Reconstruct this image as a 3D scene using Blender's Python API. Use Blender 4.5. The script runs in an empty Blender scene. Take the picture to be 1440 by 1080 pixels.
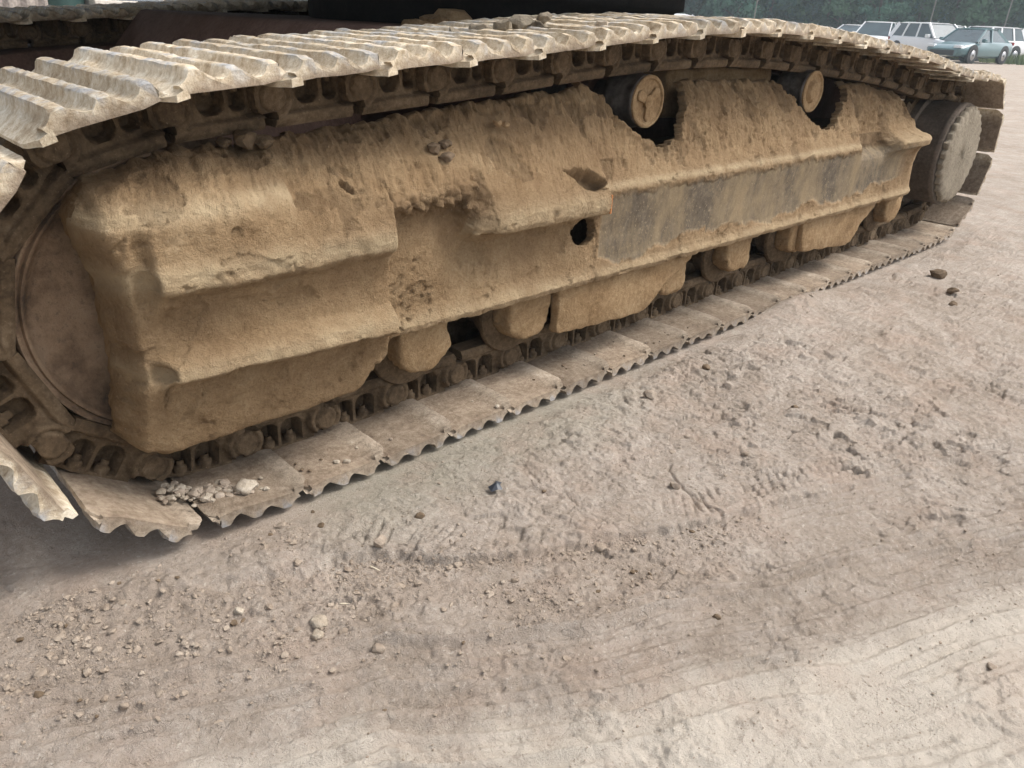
import bpy, bmesh, math, random
import numpy as np
from mathutils import Vector, Matrix
random.seed(7); rng = np.random.default_rng(7)
R = math.radians
scene = bpy.context.scene
COL = scene.collection

# ------------------------------------------------------------------ camera
cam_d = bpy.data.cameras.new('camera'); cam = bpy.data.objects.new('camera', cam_d); COL.objects.link(cam)
scene.camera = cam
yaw, pitch, roll, fpx = R(44.57), R(25.49), R(2.78), 1084.4
CAM = Vector((-0.713, -1.385, 1.0))
fwd = Vector((math.sin(yaw) * math.cos(pitch), math.cos(yaw) * math.cos(pitch), -math.sin(pitch)))
right = Vector((math.cos(yaw), -math.sin(yaw), 0)); up = right.cross(fwd)
r2 = right * math.cos(roll) + up * math.sin(roll); u2 = -right * math.sin(roll) + up * math.cos(roll)
cam.matrix_world = Matrix(((r2.x, u2.x, -fwd.x, CAM.x), (r2.y, u2.y, -fwd.y, CAM.y), (r2.z, u2.z, -fwd.z, CAM.z), (0, 0, 0, 1)))
cam_d.sensor_fit = 'HORIZONTAL'; cam_d.sensor_width = 36; cam_d.lens = 36 * fpx / 1440
cam_d.clip_start = 0.02; cam_d.clip_end = 2000

# ------------------------------------------------------------------ sky, sun, exposure
SUN_EL, SUN_AZ = 54, 126          # azimuth measured from +Y towards +X
world = bpy.data.worlds.new('World'); scene.world = world; world.use_nodes = True
nt = world.node_tree; nt.nodes.clear()
sky = nt.nodes.new('ShaderNodeTexSky'); sky.sky_type = 'NISHITA'; sky.sun_disc = False
sky.sun_elevation = R(SUN_EL); sky.sun_rotation = R(SUN_AZ); sky.air_density = 1.0; sky.dust_density = 4.0; sky.ozone_density = 1.0
hs = nt.nodes.new('ShaderNodeHueSaturation'); hs.inputs['Saturation'].default_value = 0.35
bg = nt.nodes.new('ShaderNodeBackground'); bg.inputs['Strength'].default_value = 0.15
wo = nt.nodes.new('ShaderNodeOutputWorld')
nt.links.new(sky.outputs[0], hs.inputs['Color']); nt.links.new(hs.outputs[0], bg.inputs['Color']); nt.links.new(bg.outputs[0], wo.inputs['Surface'])
sun_d = bpy.data.lights.new('sun', 'SUN'); sun_d.energy = 1.35; sun_d.angle = R(22); sun_d.color = (1.0, 0.96, 0.9)
sun = bpy.data.objects.new('sun', sun_d); COL.objects.link(sun)
sd = Vector((math.sin(R(SUN_AZ)) * math.cos(R(SUN_EL)), math.cos(R(SUN_AZ)) * math.cos(R(SUN_EL)), math.sin(R(SUN_EL))))
sun.rotation_euler = sd.to_track_quat('Z', 'Y').to_euler()
vs = scene.view_settings; vs.view_transform = 'Standard'; vs.look = 'None'; vs.gamma = 1; vs.use_curve_mapping = False
vs.exposure = 0.95

# ------------------------------------------------------------------ noise in numpy
_perm = np.random.default_rng(11).permutation(512); _perm = np.concatenate([_perm, _perm, _perm]).astype(np.int32)
_grad = np.random.default_rng(5).normal(size=(512, 3)); _grad /= np.linalg.norm(_grad, axis=1)[:, None]
def perlin(x, y, z=0.0):
    x = np.asarray(x, float); y = np.asarray(y, float); z = np.asarray(z, float) + np.zeros_like(x)
    xi = np.floor(x).astype(np.int64); yi = np.floor(y).astype(np.int64); zi = np.floor(z).astype(np.int64)
    xf, yf, zf = x - xi, y - yi, z - zi
    f = lambda t: t * t * t * (t * (t * 6 - 15) + 10)
    u, v, w = f(xf), f(yf), f(zf)
    def g(a, b, c):
        h = _perm[_perm[_perm[(xi + a) & 511] + ((yi + b) & 511)] + ((zi + c) & 511)]
        q = _grad[h]
        return q[..., 0] * (xf - a) + q[..., 1] * (yf - b) + q[..., 2] * (zf - c)
    l = lambda a, b, t: a + (b - a) * t
    return 1.6 * l(l(l(g(0,0,0), g(1,0,0), u), l(g(0,1,0), g(1,1,0), u), v), l(l(g(0,0,1), g(1,0,1), u), l(g(0,1,1), g(1,1,1), u), v), w)
def perlin2(x, y, seed=0):
    x = np.asarray(x, float) + seed * 17.31; y = np.asarray(y, float) + seed * 9.77
    xi = np.floor(x).astype(np.int64); yi = np.floor(y).astype(np.int64)
    xf, yf = x - xi, y - yi
    f = lambda t: t * t * t * (t * (t * 6 - 15) + 10)
    u, v = f(xf), f(yf)
    def g(a, b):
        q = _grad[_perm[_perm[(xi + a) & 511] + ((yi + b) & 511)]]
        return q[..., 0] * (xf - a) + q[..., 1] * (yf - b)
    n0 = g(0, 0); n0 = n0 + (g(1, 0) - n0) * u
    n1 = g(0, 1); n1 = n1 + (g(1, 1) - n1) * u
    return 1.6 * (n0 + (n1 - n0) * v)
def fbm2(x, y, oct=4, seed=0, gain=0.5, lac=2.07):
    a, s, o = 1.0, 0.0, 0.0
    for i in range(oct):
        o = o + a * perlin2(x * lac ** i, y * lac ** i, seed + i); s += a; a *= gain
    return o / s
def worley2(x, y, seed=0):
    """F1, F2 distances of a jittered cell pattern"""
    x = np.asarray(x, float); y = np.asarray(y, float)
    xi = np.floor(x).astype(np.int64); yi = np.floor(y).astype(np.int64)
    f1 = np.full(x.shape, 9.0); f2 = np.full(x.shape, 9.0)
    for a in (-1, 0, 1):
        for b in (-1, 0, 1):
            h = _perm[_perm[(xi + a + seed) & 511] + ((yi + b + seed * 3) & 511)]
            px = xi + a + 0.5 + 0.45 * _grad[h, 0]; py = yi + b + 0.5 + 0.45 * _grad[h, 1]
            d = np.hypot(px - x, py - y)
            f2 = np.minimum(f2, np.maximum(f1, d)); f1 = np.minimum(f1, d)
    return f1, f2
def plates(x, y, seed=0):
    """jittered cells: a random height and a tilt for each crust plate, and the gap between plates"""
    xi = np.floor(x).astype(np.int64); yi = np.floor(y).astype(np.int64)
    f1 = np.full(x.shape, 9.0); f2 = np.full(x.shape, 9.0); hh = np.zeros(x.shape)
    for a in (-1, 0, 1):
        for b in (-1, 0, 1):
            h = _perm[_perm[(xi + a + seed) & 511] + ((yi + b + seed * 3) & 511)]
            dx = xi + a + 0.5 + 0.48 * _grad[h, 0] - x; dy = yi + b + 0.5 + 0.48 * _grad[h, 1] - y
            d = np.hypot(dx, dy); k = d < f1
            f2 = np.where(k, f1, np.minimum(f2, d)); hh = np.where(k, _grad[h, 2] + 1.1 * (dx * _grad[h, 1] + dy * _grad[(h + 7) & 511, 0]), hh); f1 = np.where(k, d, f1)
    return hh, f2 - f1
sstep = lambda a, b, x: (lambda t: t * t * (3 - 2 * t))(np.clip((x - a) / (b - a), 0, 1))

# ------------------------------------------------------------------ mesh helpers
def mesh_np(name, V, F, smooth=True):
    me = bpy.data.meshes.new(name)
    V = np.asarray(V, np.float32); F = np.asarray(F, np.int32); n = F.shape[1]
    me.vertices.add(len(V)); me.vertices.foreach_set('co', V.ravel())
    me.loops.add(F.size); me.loops.foreach_set('vertex_index', F.ravel())
    me.polygons.add(len(F)); me.polygons.foreach_set('loop_start', np.arange(0, F.size, n, dtype=np.int32))
    me.polygons.foreach_set('loop_total', np.full(len(F), n, np.int32))
    me.polygons.foreach_set('use_smooth', np.full(len(F), smooth, bool))
    me.update(calc_edges=True); me.validate()
    return me
def grid_faces(nu, nv):
    i = np.arange((nu - 1) * nv).reshape(nu - 1, nv)[:, :-1].ravel()
    return np.stack([i, i + nv, i + nv + 1, i + 1], 1)
def attr(me, name, vals):
    a = me.attributes.new(name, 'FLOAT', 'POINT'); a.data.foreach_set('value', np.asarray(vals, np.float32).ravel())
def link(name, me, mat=None, parent=None, loc=None):
    if isinstance(me, bmesh.types.BMesh):
        b = me; me = bpy.data.meshes.new(name); b.normal_update(); b.to_mesh(me); b.free()
    o = bpy.data.objects.new(name, me); COL.objects.link(o)
    if mat is not None:
        me.materials.clear()
        for m in (mat if isinstance(mat, (list, tuple)) else [mat]): me.materials.append(m)
    if parent is not None: o.parent = parent
    if loc is not None: o.location = loc
    return o
def empty(name, loc=(0, 0, 0), rz=0.0):
    o = bpy.data.objects.new(name, None); COL.objects.link(o); o.location = loc; o.rotation_euler = (0, 0, rz); o.empty_display_size = 0.2
    return o
def tag(o, label=None, cat=None, group=None, kind=None):
    if label: o['label'] = label
    if cat: o['category'] = cat
    if group: o['group'] = group
    if kind: o['kind'] = kind
    return o
def copy_tree(o, parent=None):
    c = o.copy(); COL.objects.link(c)
    if parent is not None: c.parent = parent
    for ch in list(o.children): copy_tree(ch, c)
    return c
def shade(bm, ang=35):
    for f in bm.faces: f.smooth = True
    for e in bm.edges:
        if len(e.link_faces) == 2 and e.calc_face_angle(0) > R(ang): e.smooth = False
    return bm
def bm_box(bm, x0, x1, y0, y1, z0, z1, bev=0.0, seg=2):
    r = bmesh.ops.create_cube(bm, size=1)
    for v in r['verts']:
        v.co = Vector(((x0 + x1) / 2 + v.co.x * (x1 - x0), (y0 + y1) / 2 + v.co.y * (y1 - y0), (z0 + z1) / 2 + v.co.z * (z1 - z0)))
    if bev:
        es = list({e for v in r['verts'] for e in v.link_edges})
        bmesh.ops.bevel(bm, geom=es, offset=bev, segments=seg, profile=0.5, affect='EDGES')
    return bm
def bm_lathe(bm, prof, n=48, origin=(0, 0, 0), axis='Y', wob=0.0):
    """prof: list of (radius, along-axis)"""
    ox, oy, oz = origin; rows = []
    for r, a in prof:
        row = []
        for k in range(n):
            t = 2 * math.pi * k / n
            rr = max(r, 1e-4) * (1 + wob * math.sin(3 * t + a * 40) * 0.5)
            c, s = rr * math.cos(t), rr * math.sin(t)
            p = (ox + c, oy + a, oz + s) if axis == 'Y' else ((ox + c, oy + s, oz + a) if axis == 'Z' else (ox + a, oy + c, oz + s))
            row.append(bm.verts.new(p))
        rows.append(row)
    for a, b in zip(rows[:-1], rows[1:]):
        for k in range(n): bm.faces.new((a[k], a[(k + 1) % n], b[(k + 1) % n], b[k]))
    bm.faces.new(rows[0]); bm.faces.new(rows[-1][::-1])
    return bm
def bm_prism(bm, pts, y0, y1, bev=0.0):
    """pts in (x,z), extruded along Y"""
    a = [bm.verts.new((x, y0, z)) for x, z in pts]; b = [bm.verts.new((x, y1, z)) for x, z in pts]
    n = len(pts); fs = [bm.faces.new(a), bm.faces.new(b[::-1])]
    for k in range(n): fs.append(bm.faces.new((a[k], b[k], b[(k + 1) % n], a[(k + 1) % n])))
    bmesh.ops.recalc_face_normals(bm, faces=fs)
    if bev: bmesh.ops.bevel(bm, geom=list({e for f in fs for e in f.edges}), offset=bev, segments=2, profile=0.5, affect='EDGES')
    return bm
def roughen(bm, amp, scale, seed=0, cuts=0, maxlen=None):
    if maxlen:
        for _ in range(4):
            es = [e for e in bm.edges if e.calc_length() > maxlen]
            if not es: break
            bmesh.ops.subdivide_edges(bm, edges=es, cuts=1, use_grid_fill=True)
        bmesh.ops.triangulate(bm, faces=[f for f in bm.faces if len(f.verts) > 4])
    bm.normal_update(); bm.verts.ensure_lookup_table()
    P = np.array([v.co[:] for v in bm.verts]); 
    d = amp * (perlin(P[:, 0] * scale + seed, P[:, 1] * scale, P[:, 2] * scale) + 0.5 * perlin(P[:, 0] * scale * 2.7, P[:, 1] * scale * 2.7 + seed, P[:, 2] * scale * 2.7))
    N = [v.normal.copy() for v in bm.verts]
    for v, n, k in zip(bm.verts, N, d): v.co += n * float(k)
    return bm

# ------------------------------------------------------------------ materials
class M:
    def __init__(s, name, rough=0.9, spec=0.25):
        s.m = bpy.data.materials.new(name); s.m.use_nodes = True; s.t = s.m.node_tree; s.n = s.t.nodes; s.n.clear()
        s.b = s.n.new('ShaderNodeBsdfPrincipled'); s.o = s.n.new('ShaderNodeOutputMaterial'); s.t.links.new(s.b.outputs[0], s.o.inputs['Surface'])
        s.set('Roughness', rough); s.set('Specular IOR Level', spec)
        s.geo = s.n.new('ShaderNodeNewGeometry'); s.pos = s.geo.outputs['Position']
    def L(s, a, b): s.t.links.new(a, b)
    def set(s, k, v):
        if isinstance(v, bpy.types.NodeSocket): s.L(v, s.b.inputs[k])
        else: s.b.inputs[k].default_value = (*v, 1) if isinstance(v, tuple) and len(v) == 3 else v
    def scaled(s, vec, sc, rot=(0, 0, 0)):
        mp = s.n.new('ShaderNodeMapping'); s.L(vec, mp.inputs['Vector']); mp.inputs['Scale'].default_value = sc; mp.inputs['Rotation'].default_value = rot; return mp.outputs[0]
    def noise(s, scale, detail=6, rough=0.6, vec=None, dist=0.0):
        k = s.n.new('ShaderNodeTexNoise'); k.inputs['Scale'].default_value = scale; k.inputs['Detail'].default_value = detail; k.inputs['Roughness'].default_value = rough; k.inputs['Distortion'].default_value = dist
        s.L(vec or s.pos, k.inputs['Vector']); return k.outputs['Fac']
    def voro(s, scale, feat='DISTANCE_TO_EDGE', vec=None, out='Distance'):
        k = s.n.new('ShaderNodeTexVoronoi'); k.feature = feat; k.inputs['Scale'].default_value = scale; s.L(vec or s.pos, k.inputs['Vector']); return k.outputs[out]
    def ramp(s, f, stops):
        k = s.n.new('ShaderNodeValToRGB'); s.L(f, k.inputs[0]); e = k.color_ramp.elements
        while len(e) < len(stops): e.new(0.5)
        for i, (p, c) in enumerate(stops):
            e[i].position = p; e[i].color = (*c, 1) if isinstance(c, tuple) else (c, c, c, 1)
        return k.outputs[0]
    def mix(s, f, a, b, mode='MIX'):
        k = s.n.new('ShaderNodeMix'); k.data_type = 'RGBA'; k.blend_type = mode; k.clamp_factor = True
        for sock, v in ((k.inputs[0], f), (k.inputs[6], a), (k.inputs[7], b)):
            if isinstance(v, bpy.types.NodeSocket): s.L(v, sock)
            elif isinstance(v, tuple): sock.default_value = (*v, 1)
            else: sock.default_value = v
        return k.outputs[2]
    def math(s, op, a, b=0.0, c=0.0):
        k = s.n.new('ShaderNodeMath'); k.operation = op
        for i, v in enumerate((a, b, c)):
            if isinstance(v, bpy.types.NodeSocket): s.L(v, k.inputs[i])
            else: k.inputs[i].default_value = v
        return k.outputs[0]
    def attr(s, name):
        k = s.n.new('ShaderNodeAttribute'); k.attribute_name = name; return k.outputs['Fac']
    def bump(s, h, dist=0.004, strength=1.0, prev=None):
        k = s.n.new('ShaderNodeBump'); k.inputs['Distance'].default_value = dist; k.inputs['Strength'].default_value = strength
        s.L(h, k.inputs['Height'])
        if prev is not None: s.L(prev, k.inputs['Normal'])
        return k.outputs[0]

def mat_mud(name, cols, bump=0.003, streak=None, rough=0.95):
    m = M(name, rough, 0.15)
    v = m.scaled(m.pos, streak) if streak else m.pos
    n1 = m.noise(9, 8, 0.65, v); n2 = m.noise(70, 6, 0.7, v); n3 = m.noise(330, 3, 0.7)
    f = m.math('ADD', m.math('MULTIPLY', n1, 0.55), m.math('MULTIPLY', n2, 0.45))
    c = m.ramp(f, list(zip((0.30, 0.43, 0.54, 0.68), cols)))
    speck = m.ramp(m.noise(210, 2, 0.5), [(0.66, 0.0), (0.74, 1.0)])
    c = m.mix(m.math('MULTIPLY', speck, 0.35), c, tuple(min(1, x * 1.5) for x in cols[3]))
    m.set('Base Color', c)
    h = m.math('ADD', m.math('MULTIPLY', n2, 0.7), m.math('MULTIPLY', n3, 0.3))
    m.set('Normal', m.bump(h, bump * 2.2, 0.8))
    return m.m

MUD = [(0.145, 0.089, 0.046), (0.252, 0.164, 0.088), (0.335, 0.231, 0.130), (0.43, 0.315, 0.19)]
m_mud = mat_mud('caked_mud', MUD)
m_guard = mat_mud('mud_on_guard', [(0.14, 0.085, 0.043), (0.245, 0.158, 0.082), (0.32, 0.218, 0.12), (0.41, 0.298, 0.178)], 0.006)
m_link = mat_mud('dark_greasy_mud', [(0.035, 0.026, 0.017), (0.075, 0.052, 0.032), (0.125, 0.088, 0.054), (0.20, 0.15, 0.10)], 0.002)
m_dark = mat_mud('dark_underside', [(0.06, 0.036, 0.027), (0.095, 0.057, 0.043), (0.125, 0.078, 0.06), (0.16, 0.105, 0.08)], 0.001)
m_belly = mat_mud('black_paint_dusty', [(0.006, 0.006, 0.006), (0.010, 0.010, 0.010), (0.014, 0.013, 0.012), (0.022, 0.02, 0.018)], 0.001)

def make_frame_mat():
    m = M('mud_and_bare_steel', 0.95, 0.15)
    uv = m.n.new('ShaderNodeUVMap').outputs[0]
    sv = m.scaled(uv, (1, 0.2, 1), (0, 0, R(-8)))
    sv2 = m.scaled(uv, (1, 0.3, 1), (0, 0, R(6)))
    n5 = m.noise(170, 6, 0.75, sv2, 0.4)
    n1 = m.noise(7, 8, 0.65); n2 = m.noise(85, 7, 0.72, sv, 0.3); n3 = m.noise(330, 3, 0.7); n4 = m.noise(40, 5, 0.7)
    n6 = m.noise(110, 6, 0.75); fb = m.attr('fib'); k = m.n.new('ShaderNodeMix'); k.data_type = 'FLOAT'; m.L(fb, k.inputs[0]); m.L(n6, k.inputs[2]); m.L(n2, k.inputs[3]); nf = k.outputs[0]
    f = m.math('ADD', m.math('MULTIPLY', n1, 0.45), m.math('ADD', m.math('MULTIPLY', nf, 0.3), m.math('MULTIPLY', n4, 0.25)))
    mud = m.ramp(f, list(zip((0.31, 0.43, 0.54, 0.67), MUD)))
    fib = m.attr('fib'); mud = m.mix(m.ramp(m.noise(4.5, 4, 0.6), [(0.48, 0.0), (0.66, 0.6)]), mud, m.mix(n4, (0.19, 0.118, 0.06), (0.30, 0.20, 0.115)))
    pale = m.attr('pale'); damp_dark = m.attr('damp_dark'); steel = m.attr('steel')
    mud = m.mix(m.math('MULTIPLY', pale, 0.9), mud, m.mix(n4, (0.46, 0.35, 0.215), (0.57, 0.455, 0.295)))  # pale paints ridge highlights into the mud colour
    mud = m.mix(m.math('MULTIPLY', damp_dark, 0.8), mud, m.mix(n4, (0.075, 0.046, 0.024), (0.17, 0.112, 0.062)))
    dk = m.ramp(m.noise(95, 5, 0.7), [(0.60, 0.0), (0.70, 1.0)]); mud = m.mix(m.math('MULTIPLY', dk, 0.55), mud, (0.12, 0.076, 0.038))
    speck = m.ramp(m.noise(180, 2, 0.5), [(0.67, 0.0), (0.73, 1.0)])
    mud = m.mix(m.math('MULTIPLY', speck, 0.3), mud, (0.48, 0.39, 0.27))
    st = m.ramp(m.noise(30, 6, 0.7), [(0.3, (0.060, 0.048, 0.036)), (0.52, (0.105, 0.085, 0.063)), (0.7, (0.175, 0.14, 0.10))])
    scr = m.noise(75, 6, 0.8, m.scaled(m.pos, (1, 1, 0.7)), 1.0)
    st = m.mix(m.ramp(scr, [(0.62, 0.0), (0.72, 0.6)]), st, (0.30, 0.25, 0.18))
    sp2 = m.ramp(m.noise(120, 3, 0.6), [(0.62, 0.0), (0.68, 0.8)])
    st = m.mix(sp2, st, (0.30, 0.23, 0.15))
    film = m.ramp(m.noise(5, 9, 0.78, m.scaled(m.pos, (1, 1, 0.45)), 0.2), [(0.40, 0.05), (0.60, 0.85)])
    st = m.mix(film, st, m.mix(n4, (0.20, 0.148, 0.086), (0.30, 0.225, 0.135)))
    m.set('Base Color', m.mix(steel, mud, st))
    m.set('Roughness', m.math('SUBTRACT', 0.95, m.math('MULTIPLY', steel, 0.12)))
    h = m.math('ADD', m.math('MULTIPLY', nf, 0.65), m.math('ADD', m.math('MULTIPLY', n3, 0.3), m.math('ADD', m.math('MULTIPLY', m.math('MULTIPLY', n5, fb), 0.45), m.math('MULTIPLY', n4, 0.6))))
    h = m.math('MULTIPLY', h, m.math('SUBTRACT', 1.0, m.math('MULTIPLY', steel, 0.85)))
    m.set('Normal', m.bump(h, 0.017, 1.0))
    return m.m
m_frame = make_frame_mat()

def make_shoe_mat(name='shoe_steel_with_dried_mud', soil=False):
    m = M(name, 0.85, 0.3)
    n1 = m.noise(12, 8, 0.7); n2 = m.noise(60, 6, 0.72); n3 = m.noise(280, 3, 0.7)
    f = m.math('ADD', m.math('MULTIPLY', n1, 0.5), m.math('MULTIPLY', n2, 0.5))
    brown = m.ramp(f, [(0.34, (0.11, 0.08, 0.055)), (0.46, (0.20, 0.15, 0.106)), (0.57, (0.285, 0.225, 0.165)), (0.68, (0.39, 0.325, 0.25))])
    pale = m.ramp(f, [(0.32, (0.20, 0.14, 0.085)), (0.42, (0.39, 0.305, 0.205)), (0.53, (0.58, 0.495, 0.37)), (0.64, (0.76, 0.705, 0.59))])
    if soil: pale = m.ramp(f, [(0.32, (0.13, 0.10, 0.072)), (0.43, (0.25, 0.20, 0.148)), (0.54, (0.36, 0.295, 0.225)), (0.66, (0.48, 0.41, 0.33))])
    steel = m.ramp(n2, [(0.35, (0.20, 0.21, 0.225)), (0.6, (0.34, 0.35, 0.37)), (0.72, (0.45, 0.42, 0.36))])
    outer = m.attr('outer'); ridge = m.attr('ridge')
    c = m.mix(outer, brown, pale)
    rm = m.math('MULTIPLY', ridge, m.ramp(n1, [(0.46, 0.0), (0.60, 0.85)]))
    c = m.mix(rm, c, steel)
    oi = m.n.new('ShaderNodeObjectInfo'); hsv = m.n.new('ShaderNodeHueSaturation'); m.L(c, hsv.inputs['Color'])
    m.L(m.math('ADD', 0.80, m.math('MULTIPLY', oi.outputs['Random'], 0.40)), hsv.inputs['Value'])
    m.set('Base Color', hsv.outputs[0])
    m.set('Roughness', m.math('SUBTRACT', 0.95, m.math('MULTIPLY', rm, 0.4)))
    m.set('Normal', m.bump(m.math('ADD', n2, m.math('MULTIPLY', n3, 0.35)), 0.006, 0.8))
    return m.m
m_shoe = make_shoe_mat(); m_shoe_soil = make_shoe_mat('shoe_steel_with_damp_soil', True)

def make_plain(name, col, rough=0.5, metal=0.0, spec=0.5, var=0.15, scale=20):
    m = M(name, rough, spec); n = m.noise(scale, 5, 0.6)
    m.set('Base Color', m.ramp(n, [(0.3, tuple(x * (1 - var) for x in col)), (0.7, tuple(min(1, x * (1 + var)) for x in col))])); m.set('Metallic', metal)
    return m.m
m_steel = make_plain('worn_dark_steel', (0.11, 0.10, 0.092), 0.5, 0.5, 0.5, 0.5, 40)
m_orange = make_plain('orange_paint', (0.42, 0.17, 0.06), 0.6, 0, 0.3, 0.3)

def make_idler_mat():
    m = M('rusty_idler_with_mud', 0.9, 0.2)
    n1 = m.noise(8, 7, 0.7); n2 = m.noise(75, 6, 0.7); n3 = m.noise(300, 3, 0.6)
    c = m.ramp(n1, [(0.34, (0.08, 0.06, 0.045)), (0.45, (0.19, 0.128, 0.082)), (0.55, (0.28, 0.195, 0.128)), (0.68, (0.34, 0.25, 0.17))])
    c = m.mix(m.ramp(n2, [(0.55, 0.0), (0.7, 0.6)]), c, (0.075, 0.058, 0.045))
    m.set('Base Color', c); m.set('Normal', m.bump(m.math('ADD', n2, m.math('MULTIPLY', n3, 0.3)), 0.004, 0.7))
    return m.m
m_idler = make_idler_mat()
m_cover = mat_mud('grey_dusty_mud', [(0.13, 0.105, 0.075), (0.20, 0.168, 0.125), (0.26, 0.222, 0.168), (0.33, 0.285, 0.22)], 0.006)
m_drum = mat_mud('brown_grey_drum', [(0.06, 0.048, 0.038), (0.095, 0.076, 0.06), (0.13, 0.105, 0.084), (0.19, 0.15, 0.12)], 0.001)
m_stone = mat_mud('dry_stone', [(0.24, 0.195, 0.145), (0.33, 0.275, 0.21), (0.40, 0.345, 0.275), (0.50, 0.44, 0.365)], 0.004)
m_clod = mat_mud('dry_earth_clod', [(0.17, 0.13, 0.095), (0.24, 0.19, 0.145), (0.31, 0.255, 0.20), (0.40, 0.34, 0.28)], 0.002)
m_brownclod = mat_mud('brown_earth_clod', [(0.08, 0.055, 0.035), (0.12, 0.085, 0.055), (0.165, 0.12, 0.08), (0.22, 0.165, 0.115)], 0.002)

def make_ground_mat():
    m = M('bare_packed_earth', 0.95, 0.12)
    n0 = m.noise(1.7, 6, 0.6); n1 = m.noise(11, 8, 0.7); n2 = m.noise(75, 7, 0.72); n3 = m.noise(380, 4, 0.7)
    f = m.math('ADD', m.math('MULTIPLY', n0, 0.3), m.math('ADD', m.math('MULTIPLY', n1, 0.4), m.math('MULTIPLY', n2, 0.3)))
    c = m.ramp(f, [(0.33, (0.20, 0.152, 0.118)), (0.44, (0.315, 0.262, 0.212)), (0.54, (0.39, 0.335, 0.284)), (0.66, (0.50, 0.445, 0.385))])
    c = m.mix(m.math('MULTIPLY', m.attr('pale'), 0.8), c, m.mix(n1, (0.50, 0.445, 0.375), (0.62, 0.56, 0.48)))
    c = m.mix(m.math('MULTIPLY', m.attr('loose'), 0.6), c, m.ramp(f, [(0.35, (0.22, 0.175, 0.135)), (0.5, (0.31, 0.25, 0.20)), (0.65, (0.40, 0.335, 0.275))]))
    c = m.mix(m.math('MULTIPLY', m.attr('grey'), 0.65), c, m.mix(n2, (0.25, 0.235, 0.18), (0.36, 0.335, 0.27)))
    c = m.mix(m.math('MULTIPLY', m.ramp(m.noise(48, 7, 0.75, None, 0.5), [(0.54, 0.0), (0.66, 1.0)]), 0.5), c, (0.20, 0.16, 0.125))
    c = m.mix(m.math('MULTIPLY', m.ramp(m.noise(5, 5, 0.6), [(0.5, 0.0), (0.65, 1.0)]), 0.35), c, (0.40, 0.30, 0.235))
    c = m.mix(m.math('MULTIPLY', m.ramp(m.noise(150, 3, 0.6), [(0.63, 0.0), (0.70, 1.0)]), 0.45), c, (0.60, 0.54, 0.46))
    c = m.mix(m.math('MULTIPLY', m.ramp(m.noise(110, 3, 0.6, m.scaled(m.pos, (1, 1.3, 1), (0, 0, 1))), [(0.65, 0.0), (0.70, 1.0)]), 0.45), c, (0.15, 0.11, 0.08))
    m.set('Base Color', c)
    # shrinkage cracks as relief
    wv = m.n.new('ShaderNodeVectorMath'); wv.operation = 'MULTIPLY_ADD'
    k = m.n.new('ShaderNodeTexNoise'); k.inputs['Scale'].default_value = 24; k.inputs['Detail'].default_value = 6; m.L(m.pos, k.inputs['Vector'])
    m.L(k.outputs['Color'], wv.inputs[0]); wv.inputs[1].default_value = (0.11, 0.11, 0.11); m.L(m.pos, wv.inputs[2])
    cr = m.ramp(m.voro(13, vec=wv.outputs[0]), [(0.0, 0.0), (0.03, 1.0)])
    crm = m.math('MULTIPLY', m.attr('crack'), m.math('SUBTRACT', 1.0, cr))
    h = m.math('ADD', m.math('MULTIPLY', n2, 0.65), m.math('MULTIPLY', n3, 0.35))
    nb = m.bump(h, 0.012, 1.0)
    nb = m.bump(m.math('SUBTRACT', 1.0, crm), 0.005, 0.6, nb)
    m.set('Normal', nb)
    return m.m
m_ground = make_ground_mat()

# ------------------------------------------------------------------ ground
G = -0.036
def axis(fine0, fine1, d, lo, hi, g=1.05):
    a = list(np.arange(fine0, fine1, d)); s = d; x = a[-1]
    while x < hi: s = min(s * g, 12); x += s; a.append(x)
    s = d; x = a[0]; b = []
    while x > lo: s = min(s * g, 12); x -= s; b.append(x)
    return np.array(b[::-1] + a)
gx = axis(-0.75, 1.35, 0.0037, -160, 4.2, 1.006); _s = gx[-1] - gx[-2]; _e = [gx[-1]]
while _e[-1] < 320: _s = min(_s * 1.04, 12); _e.append(_e[-1] + _s)
gx = np.concatenate([gx, _e[1:]]); gy = axis(-1.35, 0.06, 0.0037, -160, 260, 1.04)
X, Y = np.meshgrid(gx, gy, indexing='ij')
dirv = np.array([0.86, -0.51]); 
rim = np.array([(-2.2, 0.95), (-0.6, 0.02), (-0.123, -0.213), (-0.027, -0.249), (0.05, -0.293), (0.131, -0.383), (0.286, -0.483), (0.45, -0.544), (0.664, -0.664), (0.904, -0.731), (1.6, -1.02), (4.0, -2.2)])
def sdist(px, py, poly):
    """signed distance (positive on the camera side) and length along a polyline"""
    best = np.full(px.shape, 1e9); sg = np.zeros(px.shape); al = np.zeros(px.shape); acc = 0
    for (x0, y0), (x1, y1) in zip(poly[:-1], poly[1:]):
        dx, dy = x1 - x0, y1 - y0; l2 = dx * dx + dy * dy; t = np.clip(((px - x0) * dx + (py - y0) * dy) / l2, 0, 1)
        ex, ey = px - x0 - t * dx, py - y0 - t * dy; d = np.hypot(ex, ey); c = -(dx * (py - y0) - dy * (px - x0))
        k = d < best; best = np.where(k, d, best); sg = np.where(k, np.sign(c), sg); al = np.where(k, acc + t * math.sqrt(l2), al); acc += math.sqrt(l2)
    return best * sg, al
near = (X > -3) & (X < 9) & (Y > -5) & (Y < 4)
V = np.full(X.shape, 9.0); AL = np.zeros(X.shape)
v_, a_ = sdist(X[near], Y[near], rim); V[near] = v_; AL[near] = a_
wob = 0.007 * fbm2(X * 48, Y * 48, 2, 6) + 0.018 * fbm2(X * 14, Y * 14, 3, 3) + 0.02 * fbm2(X * 4, Y * 4, 2, 8)
Vw = V + wob
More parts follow.
